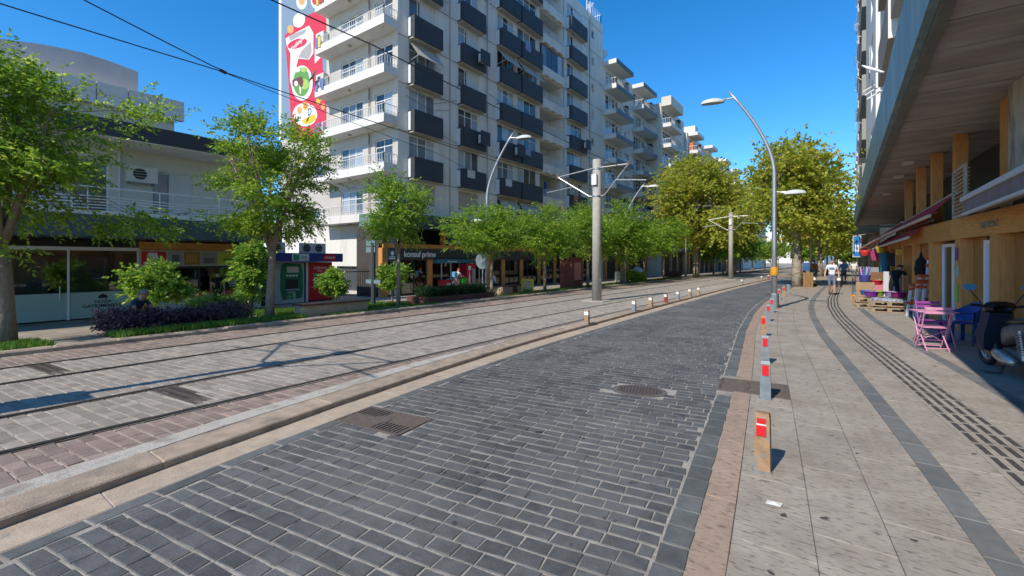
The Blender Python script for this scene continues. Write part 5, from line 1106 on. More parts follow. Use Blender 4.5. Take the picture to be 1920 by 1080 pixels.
tree('street_tree', 'tall dense green tree just right of the tram pole', (-13.6,32.9,-.1), 1.7, .1, 4.0, (2.0,2.3,2.3), 64, 32, .36, 7, .12, .055, leafB, 7, group=ts, spread=.45)
tree('street_tree', 'smaller green tree behind the bushy planting', (-13.9,38.6,-.1), 2.0, .09, 3.4, (1.7,1.9,1.3), 44, 28, .36, 6, .13, .06, leafB, 8, group=ts, spread=.45)
tree('street_tree', 'thin pale trunked tree under the plane leaves', (-13.8,43.6,-.1), 2.1, .08, 4.0, (1.9,2.2,2.0), 46, 28, .4, 6, .14, .065, leafB, 9, group=ts, spread=.5)
for i, (y, lab) in enumerate(((60, 'first far green tree beyond the yellow plane'), (67, 'second far green tree beyond the yellow plane'), (75, 'third far green tree beyond the yellow plane'), (84, 'fourth far green tree beyond the yellow plane'), (96, 'fifth far green tree beyond the yellow plane'), (112, 'last far green tree beyond the yellow plane'))):
    tree('street_tree', lab, (-13.6+bend(y),y,-.1), 2.0, .1, 3.7, (2.2,2.6,1.7), 40, 24, .5, 5, .2, .1, leafB, 20+i, group=ts, spread=.55)
tp = 'yellowing plane trees'
tree('plane_tree', 'large yellow-brown plane tree over the left strip', (-12.7,51,-.1), 4.0, .28, 8.4, (4.3,5.4,4.7), 200, 46, .34, 3, .25, .22, leafP, 31, barkplane, group=tp, nl=9, spread=.7, droop=.3, extra=[(3.4+.5*math.sin(k*2.1),-5.6+.36*k,3.9+2.4*abs(math.sin(k*1.3))) for k in range(16)])
tree('plane_tree', 'plane tree on the right kerb with patchy thick trunk', (-2.46,35.9,0), 3.0, .3, 6.7, (2.8,3.0,3.5), 170, 44, .3, 3, .2, .18, leafP, 32, barkplane, group=tp, nl=9, spread=.5, droop=.3, coff=(-.2,.3))
tree('plane_tree', 'second plane crown between the two larger ones', (-12,68,-.1), 4.0, .28, 7.6, (4,4.5,4.0), 120, 40, .4, 3, .32, .28, leafP, 33, barkplane, group=tp, nl=8, spread=.8, droop=.3)
tree('plane_tree', 'far plane tree behind the lamp at the right kerb', (-2.0,60,0), 3.0, .25, 6.0, (3.2,3.5,3.0), 90, 36, .4, 3, .3, .26, leafP, 34, barkplane, group=tp, nl=7, spread=.7, droop=.3)
tree('plane_tree', 'farthest plane tree down the right pavement', (-.9,85,0), 3.0, .25, 6.0, (3.4,4,3.0), 80, 34, .5, 3, .36, .3, leafP, 35, barkplane, group=tp, nl=7, spread=.8, droop=.3)
tree('street_tree', 'distant dark tree at the end of the tram line', (-7,140,0), 2.0, .2, 5.0, (4,4,3.5), 60, 30, .6, 4, .5, .3, leafB, 36, group='far trees', spread=.9)
tree('street_tree', 'distant tree at the end of the right pavement', (2,150,0), 2.0, .2, 5.0, (4,4,3.5), 60, 30, .6, 4, .5, .3, leafB, 37, group='far trees', spread=.9)
# stone ring of the right plane tree
t = thing('tree_box', 'brown timber box against the right plane trunk', 'tree box', (-1.8, 35.6, 0)); 
for k in range(4): MB().box(-.3+.14*k,-.17+.14*k,-.25,.25,0,.95).build('plank', mat('stump_wood',(.26,.15,.06),.8,.3,5,stretch=(5,5,.5),rand=.2), t)
tc = 'small citrus trees of the left strip'
tree('citrus_tree', 'round citrus shrub tree behind the crouching gardener', (-17.2,4.9,-.2), .75, .05, 1.25, (.7,.72,.62), 36, 26, .14, 4, .10, .06, leafC, 41, group=tc, spread=.2)
tree('citrus_tree', 'narrow tall citrus before the tiled shop window', (-19.0,8.5,-.3), .8, .06, 1.75, (.5,.5,1.2), 38, 24, .16, 4, .11, .065, leafC, 42, group=tc, spread=.22)
tree('citrus_tree', 'small citrus in front of the red cash machine', (-17.9,11.4,-.25), .65, .04, 1.05, (.5,.52,.5), 24, 24, .14, 4, .10, .06, leafC, 43, group=tc, spread=.18)
tree('citrus_tree', 'small citrus at the orange timber corner pier', (-16.9,13.8,-.2), .7, .04, 1.15, (.5,.55,.6), 26, 26, .14, 4, .11, .06, leafC, 44, group=tc, spread=.18)
def shrub(name, label, boxes, m, dens, ll, lw, seed, cat='shrub', h=.5):
    nr = np.random.default_rng(seed); x0, x1, y0, y1, z = boxes; N = int((x1-x0)*(y1-y0)*dens)
    c = np.stack([nr.uniform(x0,x1,N), nr.uniform(y0,y1,N), z + h*nr.uniform(.05,1,N)*(.7+.3*np.sin(nr.uniform(0,1,N)*3+0))], 1)
    hump = .55 + .45*np.sin(c[:,1]*2.3+seed)*np.sin(c[:,0]*3.1+1); c[:,2] = z + (c[:,2]-z)*(.65+.5*hump)
    d = nr.normal(size=(N,3)); d[:,2] = np.abs(d[:,2])+.4; V = sprays(c, d, np.full(N,.2), 5, ll, lw, nr)
    t = thing(name, label, cat, ((x0+x1)/2,(y0+y1)/2,z)); V = V - np.array([(x0+x1)/2,(y0+y1)/2,z]); leafobj('foliage', V, m, t)
    mb = MB()
    for k in range(14): x, y = r.uniform(x0,x1)-(x0+x1)/2, r.uniform(y0,y1)-(y0+y1)/2; mb.tube([(x,y,-.05),(x+r.uniform(-.1,.1),y+r.uniform(-.1,.1),h*.7)], .012, 4)
    mb.build('stems', bark, t)
shrub('purple_shrub', 'dark purple leaved shrub bed along the grass strip', (-15.4,-14.1,3.1,6.4,-.06), leafV, 560, .09, .045, 3, h=.46)
shrub('green_shrub', 'yellow-green shrub growing among the purple leaves', (-15.9,-15.2,5.2,6.6,-.08), leafC, 500, .1, .06, 4, h=.75)
shrub('planter_hedge', 'dark green flowering hedge in the red-brown planter', (-15.0,-14.05,13.4,17.4,.12), leafD, 560, .1, .05, 5, h=.42)
shrub('green_shrub', 'low green bush between far strip trees', (-14.6,-13.2,34.5,37.5,-.05), leafB, 160, .16, .08, 6, h=.9)
shrub('red_shrub', 'reddish low bush by the thin pale trunk', (-14.2,-13.2,45,47.5,-.05), leafV, 160, .16, .08, 8, h=.6)
def grass(label, x0, x1, y0, y1, seed, dens=900, h=.09):
    nr = np.random.default_rng(seed); N = int((x1-x0)*(y1-y0)*dens); x = nr.uniform(x0,x1,N); y = nr.uniform(y0,y1,N); z = np.array([gz(a) for a in x])
    a = nr.uniform(0,6.28,N); wv = np.stack([np.cos(a),np.sin(a),0*a],1)*.012; tip = np.stack([nr.normal(0,.03,N),nr.normal(0,.03,N),h*nr.uniform(.5,1.4,N)],1); b = np.stack([x,y,z],1)
    V = np.stack([b-wv, b+wv, b+tip+wv*.3, b+tip-wv*.3],1).reshape(-1,3); o = leafobj('grass', V, grassm, None); tag(o, label, 'grass', kind='stuff')
    mb = MB(); mb.quad((x0,y0,gz(x0)+.006),(x1,y0,gz(x1)+.006),(x1,y1,gz(x1)+.006),(x0,y1,gz(x0)+.006)); tag(mb.build('soil_bed', soil), kind='structure')
grass('green grass strip below the purple shrubs', -14.1, -12.72, 3.0, 7.3, 1, 1500, .12)
grass('grass at the foot of the left edge tree', -15.2, -12.75, -.5, 2.0, 2, 900)
grass('grass behind the travertine bench', -19.5, -14.6, 7.6, 9.6, 3, 700, .12)
grass('grass beside the dark sign post', -17.6, -14.6, 10.4, 13.0, 4, 700, .12)
grass('thin grass along the kerb by the slim tree', -13.6, -12.75, 8, 13.0, 5, 700, .06)
grass('grass patches along the far strip', -14.6, -12.9, 18, 48, 6, 200, .1)
# ================================================================ PEOPLE
skinm = flat('skin', (.50,.28,.19), .55); hairm = flat('hair_dark', (.035,.025,.02), .7); shoem = flat('shoe_dark', (.03,.03,.035), .6)
def person(label, loc, rz, shirt, pants, pose=None, short=False, hair=None, shoe=None, H=1.75, sleeve=.5, bald=False, beard=False):
    J = dict(pel=(0,0,.95), wa=(0,0,1.08), ch=(0,.01,1.30), nk=(0,.0,1.47), hd=(0,.02,1.56), h2=(0,.03,1.66), sl=(-.17,0,1.41), sr=(.17,0,1.41), el=(-.24,-.02,1.13), er=(.24,-.02,1.13), wl=(-.25,.08,.9), wr=(.25,.08,.9), fl=(-.245,.12,.80), fr=(.245,.12,.80), tl=(-.215,.15,.85), tr=(.215,.15,.85), hl=(-.095,0,.92), hr=(.095,0,.92), kl=(-.105,.03,.5), kr=(.105,.03,.5), al=(-.105,-.02,.09), ar=(.105,-.02,.09), ol=(-.115,.15,.035), orr=(.115,.15,.035))
    J.update(pose or {}); s = H/1.75
    rad = dict(pel=.135, wa=.13, ch=.15, nk=.058, hd=.085, h2=.093, sl=.07, sr=.07, el=.045, er=.045, wl=.03, wr=.03, fl=.02, fr=.02, tl=.012, tr=.012, hl=.09, hr=.09, kl=.06, kr=.06, al=.042, ar=.042, ol=.034, orr=.034)
    E = [('pel','wa'),('wa','ch'),('ch','nk'),('nk','hd'),('hd','h2'),('ch','sl'),('ch','sr'),('sl','el'),('sr','er'),('el','wl'),('er','wr'),('wl','fl'),('wr','fr'),('wl','tl'),('wr','tr'),('pel','hl'),('pel','hr'),('hl','kl'),('hr','kr'),('kl','al'),('kr','ar'),('al','ol'),('ar','orr')]
    ks = list(J); me = bpy.data.meshes.new('tmp'); me.from_pydata([Vector(J[k])*s for k in ks], [(ks.index(a), ks.index(b)) for a, b in E], [])
    o = bpy.data.objects.new('tmp', me); COL.objects.link(o); md = o.modifiers.new('s', 'SKIN'); md.use_smooth_shade = True; sd = o.modifiers.new('d', 'SUBSURF'); sd.levels = 2; sd.render_levels = 2
    for i, k in enumerate(ks): v = me.skin_vertices[0].data[i]; q = rad[k]*s; v.radius = (q, q*(.8 if k in ('ch','wa','pel') else 1)); v.use_root = k == 'pel'
    bpy.context.view_layer.update(); m2 = bpy.data.meshes.new_from_object(o.evaluated_get(bpy.context.evaluated_depsgraph_get())); bpy.data.objects.remove(o)
    m2.materials.clear()
    for m in (shirt, pants, skinm, shoe or shoem): m2.materials.append(m)
    seg = []
    for a, b in E:
        A, B = Vector(J[a])*s, Vector(J[b])*s
        k = 0 if (a,b) in (('pel','wa'),('wa','ch'),('ch','sl'),('ch','sr'),('ch','nk')) else 2 if a in ('nk','hd','el','er','wl','wr') else 3 if a in ('al','ar') else 1
        seg.append((A, B, k, a))
    for p in m2.polygons:
        c = p.center; best = 9; mi = 0
        for A, B, k, a in seg:
            d = B-A; t = max(0, min(1, (c-A).dot(d)/d.length_squared)); dist = (c-(A+d*t)).length
            if dist < best:
                best = dist; mi = k
                if a in ('sl','sr'): mi = 0 if t < sleeve else 2
                if a == 'ch' and k == 0 and t > .85: mi = 0
                if short and a in ('kl','kr'): mi = 2 if t > .08 else 1
                if a == 'pel' and k == 0: mi = 0 if t > .3 else 1
        p.material_index = mi; p.use_smooth = True
    t = tag(link('person', m2, None, loc=loc, rz=rz), label, 'person')
    hd, h2 = Vector(J['hd'])*s, Vector(J['h2'])*s; ax = (h2-hd).normalized(); c = hd.lerp(h2, .75)
    def cap(nm, m, rr, lo, hi, sh=Vector((0,0,0)), sx=1):
        a = ax.orthogonal().normalized(); b = ax.cross(a); vs = []; n = 12; R_ = 6
        for i in range(R_+1):
            ph = lo + (hi-lo)*i/R_
            for k in range(n): th = 2*math.pi*k/n; vs.append(c + sh + (ax*math.sin(ph) + (a*math.cos(th)+b*math.sin(th))*math.cos(ph)*.88)*rr)
        mb = MB(); mb.add(vs, [(i*n+k, i*n+(k+1)%n, (i+1)*n+(k+1)%n, (i+1)*n+k) for i in range(R_) for k in range(n)]); mb.build(nm, m, t, smooth=True)
    fw = Vector((0,1,0)) - ax*ax.y; fw.normalize(); sd_ = ax.cross(fw)
    if not bald: cap('hair', hair or hairm, .118*s, .12, 1.57, -fw*.015*s)
    mb = MB(); mb.tube([c+fw*.09*s-ax*.01*s, c+fw*.118*s-ax*.03*s, c+fw*.09*s-ax*.045*s], [.008*s,.014*s,.006*s], 6); mb.build('nose', skinm, t)
    for q in (-1, 1): MB().tube([c+sd_*q*.092*s-ax*.03*s, c+sd_*q*.102*s+ax*.02*s], [.014*s,.018*s], 6).build('ear', skinm, t); MB().tube([c+sd_*q*.034*s+fw*.088*s+ax*.008*s, c+sd_*q*.034*s+fw*.098*s+ax*.008*s], .012*s, 6).build('eye', dark, t)
    MB().tube([c-sd_*.025*s+fw*.088*s-ax*.062*s, c+fw*.1*s-ax*.064*s, c+sd_*.025*s+fw*.088*s-ax*.062*s], .007*s, 5).build('mouth', flat('lip',(.3,.1,.08)), t)
    return t
FACE = math.pi
wt = flat('tshirt_white', (.62,.63,.65), .9); shorts = flat('shorts_blue_grey', (.13,.15,.22), .9); bs = flat('shirt_blue', (.07,.22,.42), .9); gp_ = flat('trousers_grey', (.10,.10,.12), .9); bk = flat('cloth_black', (.012,.012,.013), .9); nv = flat('cloth_navy', (.035,.055,.10), .9); ov = flat('vest_orange', (.65,.12,.01), .9); kh = flat('trousers_khaki', (.2,.19,.15), .9)
walk = dict(kl=(-.1,.12,.52), al=(-.1,.12,.09), ol=(-.11,.28,.04), kr=(.1,.02,.5), ar=(.1,-.2,.14), orr=(.11,-.06,.06), el=(-.26,-.08,1.14), wl=(-.28,.02,.9), fl=(-.28,.05,.81), tl=(-.25,.08,.86), er=(.26,.02,1.14), wr=(.28,.14,.93), fr=(.28,.19,.85), tr=(.25,.21,.9))
pm = person('man in white printed T-shirt and blue-grey shorts walking towards the camera', (-.44,28.1,0), FACE, wt, shorts, walk, True, H=1.82, bald=True)
MB().box(-.11,.11,.128,.136,1.31,1.39).build('shirt_print', flat('print_blue',(.12,.2,.35)), pm)
person('man in blue shirt and grey trousers walking away', (.06,41,0), 0, bs, gp_, walk, hair=flat('hair_grey',(.2,.2,.2)))
person('man in white shirt and brown shorts far along the shops', (.75,46.6,0), FACE, wt, kh, walk, True)
person('person in orange vest near the right plane tree', (-1.88,44.8,0), .3, ov, kh)
person('person in light shirt walking far down the pavement', (-.9,58,0), FACE, wt, gp_, walk)
person('person in dark clothes far down the pavement', (.2,62,0), 0, nv, gp_, walk)
lean_ = dict(pel=(0,0,.93), wa=(0,.05,1.06), ch=(0,.2,1.24), nk=(0,.33,1.36), hd=(0,.40,1.41), h2=(0,.46,1.49), sl=(-.19,.26,1.31), sr=(.19,.26,1.31), el=(-.27,.36,1.06), er=(.27,.36,1.06), wl=(-.22,.42,.84), wr=(.24,.44,.84), fl=(-.2,.46,.76), fr=(.22,.48,.76), tl=(-.17,.46,.8), tr=(.19,.48,.8))
person('stall keeper in black leaning over the goods', (1.55,22.2,0), -.5, bk, bk, lean_, hair=flat('hair_brown',(.06,.03,.02)))
person('person in black shirt standing at the tiled shop window', (-22.3,8.6,-.47), 1.2, bk, bk, H=1.74)
crouch = dict(pel=(0,0,.32), wa=(0,.1,.45), ch=(0,.26,.62), nk=(0,.38,.78), hd=(0,.43,.85), h2=(0,.47,.94), sl=(-.19,.32,.72), sr=(.19,.32,.72), el=(-.25,.42,.48), er=(.25,.45,.48), wl=(-.2,.58,.32), wr=(.2,.62,.3), fl=(-.17,.66,.26), fr=(.18,.7,.24), tl=(-.14,.64,.3), tr=(.15,.68,.28), hl=(-.11,.02,.3), hr=(.11,.02,.3), kl=(-.17,.4,.42), kr=(.17,.36,.4), al=(-.15,.12,.09), ar=(.15,.1,.09), ol=(-.16,.28,.04), orr=(.16,.26,.04))
person('gardener in navy shirt crouching among the purple shrubs', (-15.75,3.9,-.12), -1.1, nv, flat('trousers_dark',(.03,.03,.05)), crouch, H=1.85, hair=flat('hair_grey',(.2,.2,.2)))
sit = dict(pel=(0,0,.52), wa=(0,.02,.66), ch=(0,.1,.88), nk=(0,.16,1.05), hd=(0,.22,1.12), h2=(0,.27,1.21), sl=(-.18,.1,1.0), sr=(.18,.1,1.0), el=(-.25,.14,.74), er=(.25,.14,.74), wl=(-.2,.36,.66), wr=(.2,.36,.66), fl=(-.17,.44,.64), fr=(.17,.44,.64), tl=(-.14,.42,.67), tr=(.14,.42,.67), hl=(-.1,.02,.5), hr=(.1,.02,.5), kl=(-.12,.42,.5), kr=(.12,.42,.5), al=(-.12,.42,.09), ar=(.12,.42,.09), ol=(-.12,.57,.04), orr=(.12,.57,.04))
person('person in white shirt and jeans sitting outside the cafe', (-21.2,27.0,-.45), 1.9, flat('shirt_pale',(.5,.52,.58)), flat('jeans',(.06,.10,.18)), sit)
t = thing('cafe_stool', 'dark stool under the sitting person outside the cafe', 'stool', (-21.2,27.0,-.45)); MB().cbox(-.2,.2,-.2,.2,.38,.43,.01).build('seat', dark, t)
for a in (-.17,.17):
    for b in (-.17,.17): MB().tube([(a,b,0),(a*.9,b*.9,.38)], .018, 6).build('leg', dark, t)
ride = dict(sit); ride.update(pel=(0,0,.95), wa=(0,.05,1.08), ch=(0,.18,1.28), nk=(0,.24,1.43), hd=(0,.28,1.5), h2=(0,.3,1.6), sl=(-.17,.2,1.38), sr=(.17,.2,1.38), el=(-.2,.4,1.2), er=(.2,.4,1.2), wl=(-.2,.6,1.1), wr=(.2,.6,1.1), fl=(-.2,.68,1.08), fr=(.2,.68,1.08), tl=(-.16,.66,1.1), tr=(.16,.66,1.1), hl=(-.1,.02,.93), hr=(.1,.02,.93), kl=(-.11,.36,.72), kr=(.11,.28,.58), al=(-.11,.2,.34), ar=(.11,.12,.2), ol=(-.11,.34,.28), orr=(.11,.26,.14))
bx, by = -20.6, 22.0
pc = person('red-haired cyclist with blue backpack outside the market', (bx,by,-.4), -.15, flat('shirt_pale',(.5,.52,.58)), flat('shorts_pink',(.35,.15,.12)), ride, True, hair=flat('hair_red',(.4,.07,.02)), H=1.68)
MB().cbox(-.15,.15,-.16,.06,1.05,1.4,.05).build('backpack', flat('backpack_blue',(.12,.3,.45)), pc)
t = thing('bicycle', 'city bicycle with green front box under the red-haired cyclist', 'bicycle', (bx,by,-.4), -.15)
for nm, y in (('wheel',-.5),('wheel',.62)):
    o = MB().tube([(0,y+.33*math.cos(k*.3142),.34+.33*math.sin(k*.3142)) for k in range(21)], .02, 6).build(nm, dark, t); sp = MB()
    for k in range(8): sp.tube([(0,y,.34),(0,y+.32*math.cos(k*.785),.34+.32*math.sin(k*.785))], .004, 3)
    sp.build('spokes', steel, o)
fr_ = MB()
for a, b in (((0,-.5,.34),(0,-.1,.3)),((0,-.1,.3),(0,-.15,.85)),((0,-.5,.34),(0,-.14,.75)),((0,-.14,.75),(0,.42,.85)),((0,-.1,.3),(0,.44,.75)),((0,.4,1.0),(0,.62,.34)),((-.25,.36,1.05),(.25,.36,1.05))): fr_.tube([a,b], .02, 6)
fr_.build('frame', flat('bike_frame_pink',(.4,.3,.36)), t); MB().cbox(-.06,.06,-.28,-.02,.85,.92,.02).build('saddle', dark, t); MB().cbox(-.2,.2,.45,.85,.62,.95,.05).build('front_box', flat('box_green',(.02,.35,.02)), t)
# ================================================================ RIGHT-HAND FOREGROUND: SCOOTER, CHAIRS, STALL
sc = thing('scooter', 'dusty dark motor scooter parked at the right edge', 'scooter', (2.12, 10.25, 0), .22)
bodym = mat('scooter_black', (.014,.014,.017), .3, .3, 6); dusty = mat('scooter_dusty_grey', (.15,.13,.12), .5, .25, 8); chrome = mat('scooter_metal', (.5,.47,.43), .35, .2, 12, metal=.7)
def wheel(y, rr):
    o = MB().tube([(0,y+rr*.84*math.cos(k*.2618),rr+rr*.84*math.sin(k*.2618)) for k in range(25)], rr*.17, 10).build('wheel', dark, sc, smooth=True)
    MB().tube([(.0,y+rr*.68*math.cos(k*.2618),rr+rr*.68*math.sin(k*.2618)) for k in range(25)], rr*.06, 8).build('rim', flat('rim_grey',(.45,.45,.46),.4), o)
    sp = MB()
    for k in range(5): sp.tube([(0,y,rr),(0,y+rr*.68*math.cos(k*1.2566),rr+rr*.68*math.sin(k*1.2566))], .018, 6)
    sp.build('spokes', steel, o); MB().tube([(-.06,y,rr),(.06,y,rr)], .05, 10).build('hub', chrome, o)
wheel(.66, .29); wheel(-.66, .28)
def loft(rings, m, nm, n=14, parent=None):   # rings: (y, z centre, half width, half height)
    vs = []; fs = []
    for (y, z, hw, hh) in rings:
        for k in range(n):
            a = 2*math.pi*k/n; ca, sa = math.cos(a), math.sin(a); vs.append((hw*math.copysign(abs(ca)**.7, ca), y, z + hh*math.copysign(abs(sa)**.7, sa)))
    for i in range(len(rings)-1): fs += [(i*n+k, i*n+(k+1)%n, (i+1)*n+(k+1)%n, (i+1)*n+k) for k in range(n)]
    fs += [tuple(range(n)), tuple((len(rings)-1)*n+k for k in range(n))]; mb = MB(); mb.add(vs, fs); return mb.build(nm, m, parent or sc, smooth=True)
loft([(-.98,.83,.05,.03),(-.88,.80,.11,.07),(-.6,.74,.155,.11),(-.25,.68,.165,.12),(-.02,.6,.14,.14),(.06,.52,.10,.12)], dusty, 'rear_body')
loft([(-.92,.91,.08,.02),(-.7,.90,.14,.045),(-.35,.84,.15,.055),(-.08,.80,.12,.05),(.0,.78,.06,.02)], bodym, 'seat')
mb = MB(); mb.add([(-.2,.52,.28),(.2,.52,.28),(.24,.46,.55),(-.24,.46,.55),(.19,.36,.92),(-.19,.36,.92),(-.16,.42,.26),(.16,.42,.26),(.17,.37,.55),(-.17,.37,.55),(.13,.29,.9),(-.13,.29,.9)], [(0,1,2,3),(3,2,4,5),(7,6,9,8),(8,9,11,10),(1,7,8,2),(6,0,3,9),(2,8,10,4),(9,3,5,11),(5,4,10,11),(0,6,7,1)]); mb.build('leg_shield', mat('scooter_dark_blue',(.018,.024,.045),.35,.2,6), sc)
mb = MB(); mb.add([(-.26,.54,.3),(-.2,.6,.3),(-.24,.53,.6),(-.18,.42,.96),(-.28,.47,.58)], [(0,1,2,4),(4,2,3)]); mb.build('shield_edge', dusty, sc)
loft([(.22,.98,.12,.05),(.3,1.0,.19,.09),(.42,.97,.17,.10),(.52,.9,.09,.07)], bodym, 'handlebar_cowl'); loft([(.45,.62,.10,.2),(.58,.66,.14,.17),(.66,.68,.06,.08)], bodym, 'front_fairing')
MB().box(-.16,.16,-.05,.45,.24,.29).build('footboard', bodym, sc)
loft([(.38,.56,.06,.03),(.5,.62,.085,.04),(.68,.64,.085,.035),(.86,.55,.07,.03),(.95,.45,.05,.02)], dusty, 'front_mudguard')
for q in (-1, 1):
    MB().tube([(q*.18,.32,1.0),(q*.38,.27,1.03)], [.02,.022], 8).build('handgrip', dark, sc)
    o = MB().tube([(q*.2,.36,1.03),(q*.28,.37,1.16),(q*.36,.35,1.27)], .009, 6).build('mirror_stem', dark, sc); mb = MB(); mb.prism([(q*.36+.085*math.cos(k*.449), 1.31+.055*math.sin(k*.449)) for k in range(14)], FYm(.35), -.012, .018); mb.build('mirror', mat('mirror_blue',(.05,.22,.38),.25,.1,5), o)
    MB().tube([(q*.1,.52,.28),(q*.1,.62,.4),(q*.1,.66,.29)], .022, 8).build('fork', chrome, sc)
    MB().tube([(q*.17,-.55,.72),(q*.16,-.63,.30)], .02, 6).build('shock_absorber', chrome, sc)
    sp = MB(); 
    for k in range(9): sp.tube([(q*.17+.045*math.cos(a*.785), -.56-.07*k/9+.01*math.sin(a*.785)*4, .68-.035*k+.012*math.sin(a*.785)) for a in range(9)], .009, 5)
    sp.build('spring', mat('spring_mauve',(.25,.17,.17),.6,.2,8), sc)
loft([(-.62,.28,.09,.06),(-.4,.28,.11,.1),(-.1,.3,.12,.11),(.05,.32,.1,.08)], dusty, 'engine'); 
mb = MB(); mb.tube([(-.17,.05,.32),(-.19,-.1,.3),(-.2,-.28,.26),(-.2,-.5,.24)], [.05,.085,.09,.05], 12); mb.build('crankcase', chrome, sc, smooth=True); mb = MB(); mb.tube([(.18,0,.3),(.2,-.3,.28),(.21,-.6,.34),(.21,-.9,.42)], [.03,.06,.075,.07], 12); mb.build('exhaust', chrome, sc, smooth=True)
MB().tube([(-.12,-.12,.22),(-.2,-.16,.02),(-.36,-.1,.012)], .016, 6).build('stand_leg', dark, sc); MB().tube([(.12,-.12,.22),(.2,-.16,.01)], .016, 6).build('stand_leg', dark, sc)
MB().cbox(-.12,.12,-1.0,-.93,.70,.78,.02).build('tail_light', flat('tail_red',(.5,.01,.01),.25), sc)
MB().tube([(-.16,-.86,.68),(-.22,-.9,.68)], [.02,.035], 8).build('indicator', flat('indicator_grey',(.4,.36,.33),.3), sc)
pl = MB().box(-.12,.12,-1.02,-1.012,.44,.62).build('number_plate', flat('plate_white',(.6,.62,.63)), sc); MB().box(-.12,-.06,-1.024,-1.0205,.44,.53).build('plate_blue', flat('plate_blue',(.01,.06,.4)), pl)
text('07', .10, dark, pl, (-.115, -1.022, .535), RYM, ext=.001, world=False)
MB().add([(-.1,-.72,.5),(.1,-.72,.5),(.09,-1.01,.42),(-.09,-1.01,.42),(-.1,-.72,.52),(.1,-.72,.52),(.09,-1.01,.63),(-.09,-1.01,.63)], [(0,1,2,3),(4,5,6,7),(0,1,5,4),(1,2,6,5),(2,3,7,6),(3,0,4,7)]).build('rear_mudguard', dusty, sc)
def fold_chair(label, loc, rz, m, scl=1.):
    t = thing('folding_chair', label, 'chair', loc, rz, 'painted folding chairs'); w_ = .2
    for k in range(5): MB().box(-w_,w_,-.16+.075*k,-.105+.075*k,.44,.46).build('seat_slat', m, t)
    for z, y in ((.72,-.225),(.80,-.24)): MB().box(-w_,w_,y-.012,y+.012,z,z+.05).build('back_slat', m, t)
    for q in (-1, 1):
        MB().tube([(q*w_,.2,0),(q*w_,-.1,.45),(q*w_,-.25,.86)], .012, 6).build('leg', m, t); MB().tube([(q*(w_-.03),-.24,0),(q*(w_-.03),.16,.44)], .012, 6).build('leg', m, t)
    for y, z in ((.17,.06),(-.21,.06)): MB().tube([(-w_,y,z),(w_,y,z)], .009, 6).build('stretcher', m, t)
    MB().tube([(-w_,.1,.15),(w_,-.08,.40)], .007, 5).build('brace', m, t); MB().tube([(w_,.1,.15),(-w_,-.08,.40)], .007, 5).build('brace', m, t)
pinkm = mat('pink_paint', (.62,.27,.40), .5, .15, 12, col2=(.55,.42,.38), mix2=(.58,.7), s2=14); purm = flat('purple_paint', (.30,.06,.32))
fold_chair('pink slatted folding chair with its back to the camera', (1.42,12.05,0), .25, pinkm); fold_chair('purple folding chair behind the pink one', (1.55,13.2,0), math.pi+.2, purm)
t = thing('bistro_table', 'pale pink folding table edge between the two chairs', 'table', (1.5,12.6,0), .2)
for k in range(6): MB().box(-.32,.32,-.24+.08*k,-.165+.08*k,.70,.72).build('slat', pinkm, t)
for q in (-1,1): MB().tube([(q*.25,.22,0),(q*.25,-.2,.7)], .012, 6).build('leg', pinkm, t); MB().tube([(q*.27,-.22,0),(q*.27,.2,.7)], .012, 6).build('leg', pinkm, t)
t = thing('plastic_chair', 'blue moulded plastic armchair behind the pink chair', 'chair', (2.0,13.6,0), 1.9); bl = flat('blue_plastic', (.012,.06,.25), .35)
MB().cbox(-.24,.24,-.22,.24,.4,.43,.02).build('seat', bl, t)
mb = MB(); vs = []; n = 9
for k in range(n):
    a = math.pi*(k/(n-1)); x = .29*math.cos(a); y = -.12-.16*math.sin(a); zt = .66 + .2*math.sin(a)**2; vs += [(x,y,.43),(x*1.12,y-.06*math.sin(a),zt),(x*1.05,y-.02,.43),(x*1.17,y-.08*math.sin(a)-.02,zt)]
mb.add(vs, [(4*k,4*k+4,4*k+5,4*k+1) for k in range(n-1)] + [(4*k+2,4*k+3,4*k+7,4*k+6) for k in range(n-1)] + [(4*k+1,4*k+5,4*k+7,4*k+3) for k in range(n-1)]); mb.build('backrest', bl, t, smooth=True)
for a in (-.22,.22):
    for b in (-.2,.22): MB().add([(a-.03,b-.03,0),(a+.03,b-.03,0),(a+.03,b+.03,0),(a-.03,b+.03,0),(a*.9-.04,b*.9-.04,.41),(a*.9+.04,b*.9-.04,.41),(a*.9+.04,b*.9+.04,.41),(a*.9-.04,b*.9+.04,.41)], [(0,1,2,3),(4,5,6,7),(0,1,5,4),(1,2,6,5),(2,3,7,6),(3,0,4,7)]).build('leg', bl, t)
    MB().box(a*1.15-.03,a*1.15+.03,-.15,.2,.62,.65).build('armrest', bl, t)
# stall
pw = mat('pallet_wood', (.34,.25,.155), .8, .25, 6, .3, 30, stretch=(3,3,1), rand=.2)
def pallet(label, loc, rz, W=1.0, L=.8, lv=2):
    t = thing('pallet', label, 'pallet', loc, rz, 'wooden pallets of the stall')
    for q in range(lv):
        z = q*.2
        for k in range(5): MB().box(-W/2,W/2,-L/2+k*(L-.1)/4,-L/2+k*(L-.1)/4+.1,z+.135,z+.16).build('slat', pw, t)
        for x in (-W/2,-.06,W/2-.12):
            for y in (-L/2,-.05,L/2-.1): MB().box(x,x+.12,y,y+.1,z+.03,z+.134).build('block', pw, t)
        for y in (-L/2,-.05,L/2-.1): MB().box(-W/2,W/2,y,y+.1,z+.005,z+.029).build('skid', pw, t)
    return t
pallet('front wooden pallet stack carrying grey packets', (1.25,20.1,0), .05); pallet('second wooden pallet stack on the street side', (.75,21.6,0), .1, .8, .9); pallet('back pallet stack under the coloured tubs', (1.35,22.3+.0,0), 0, .9, .8, 2)
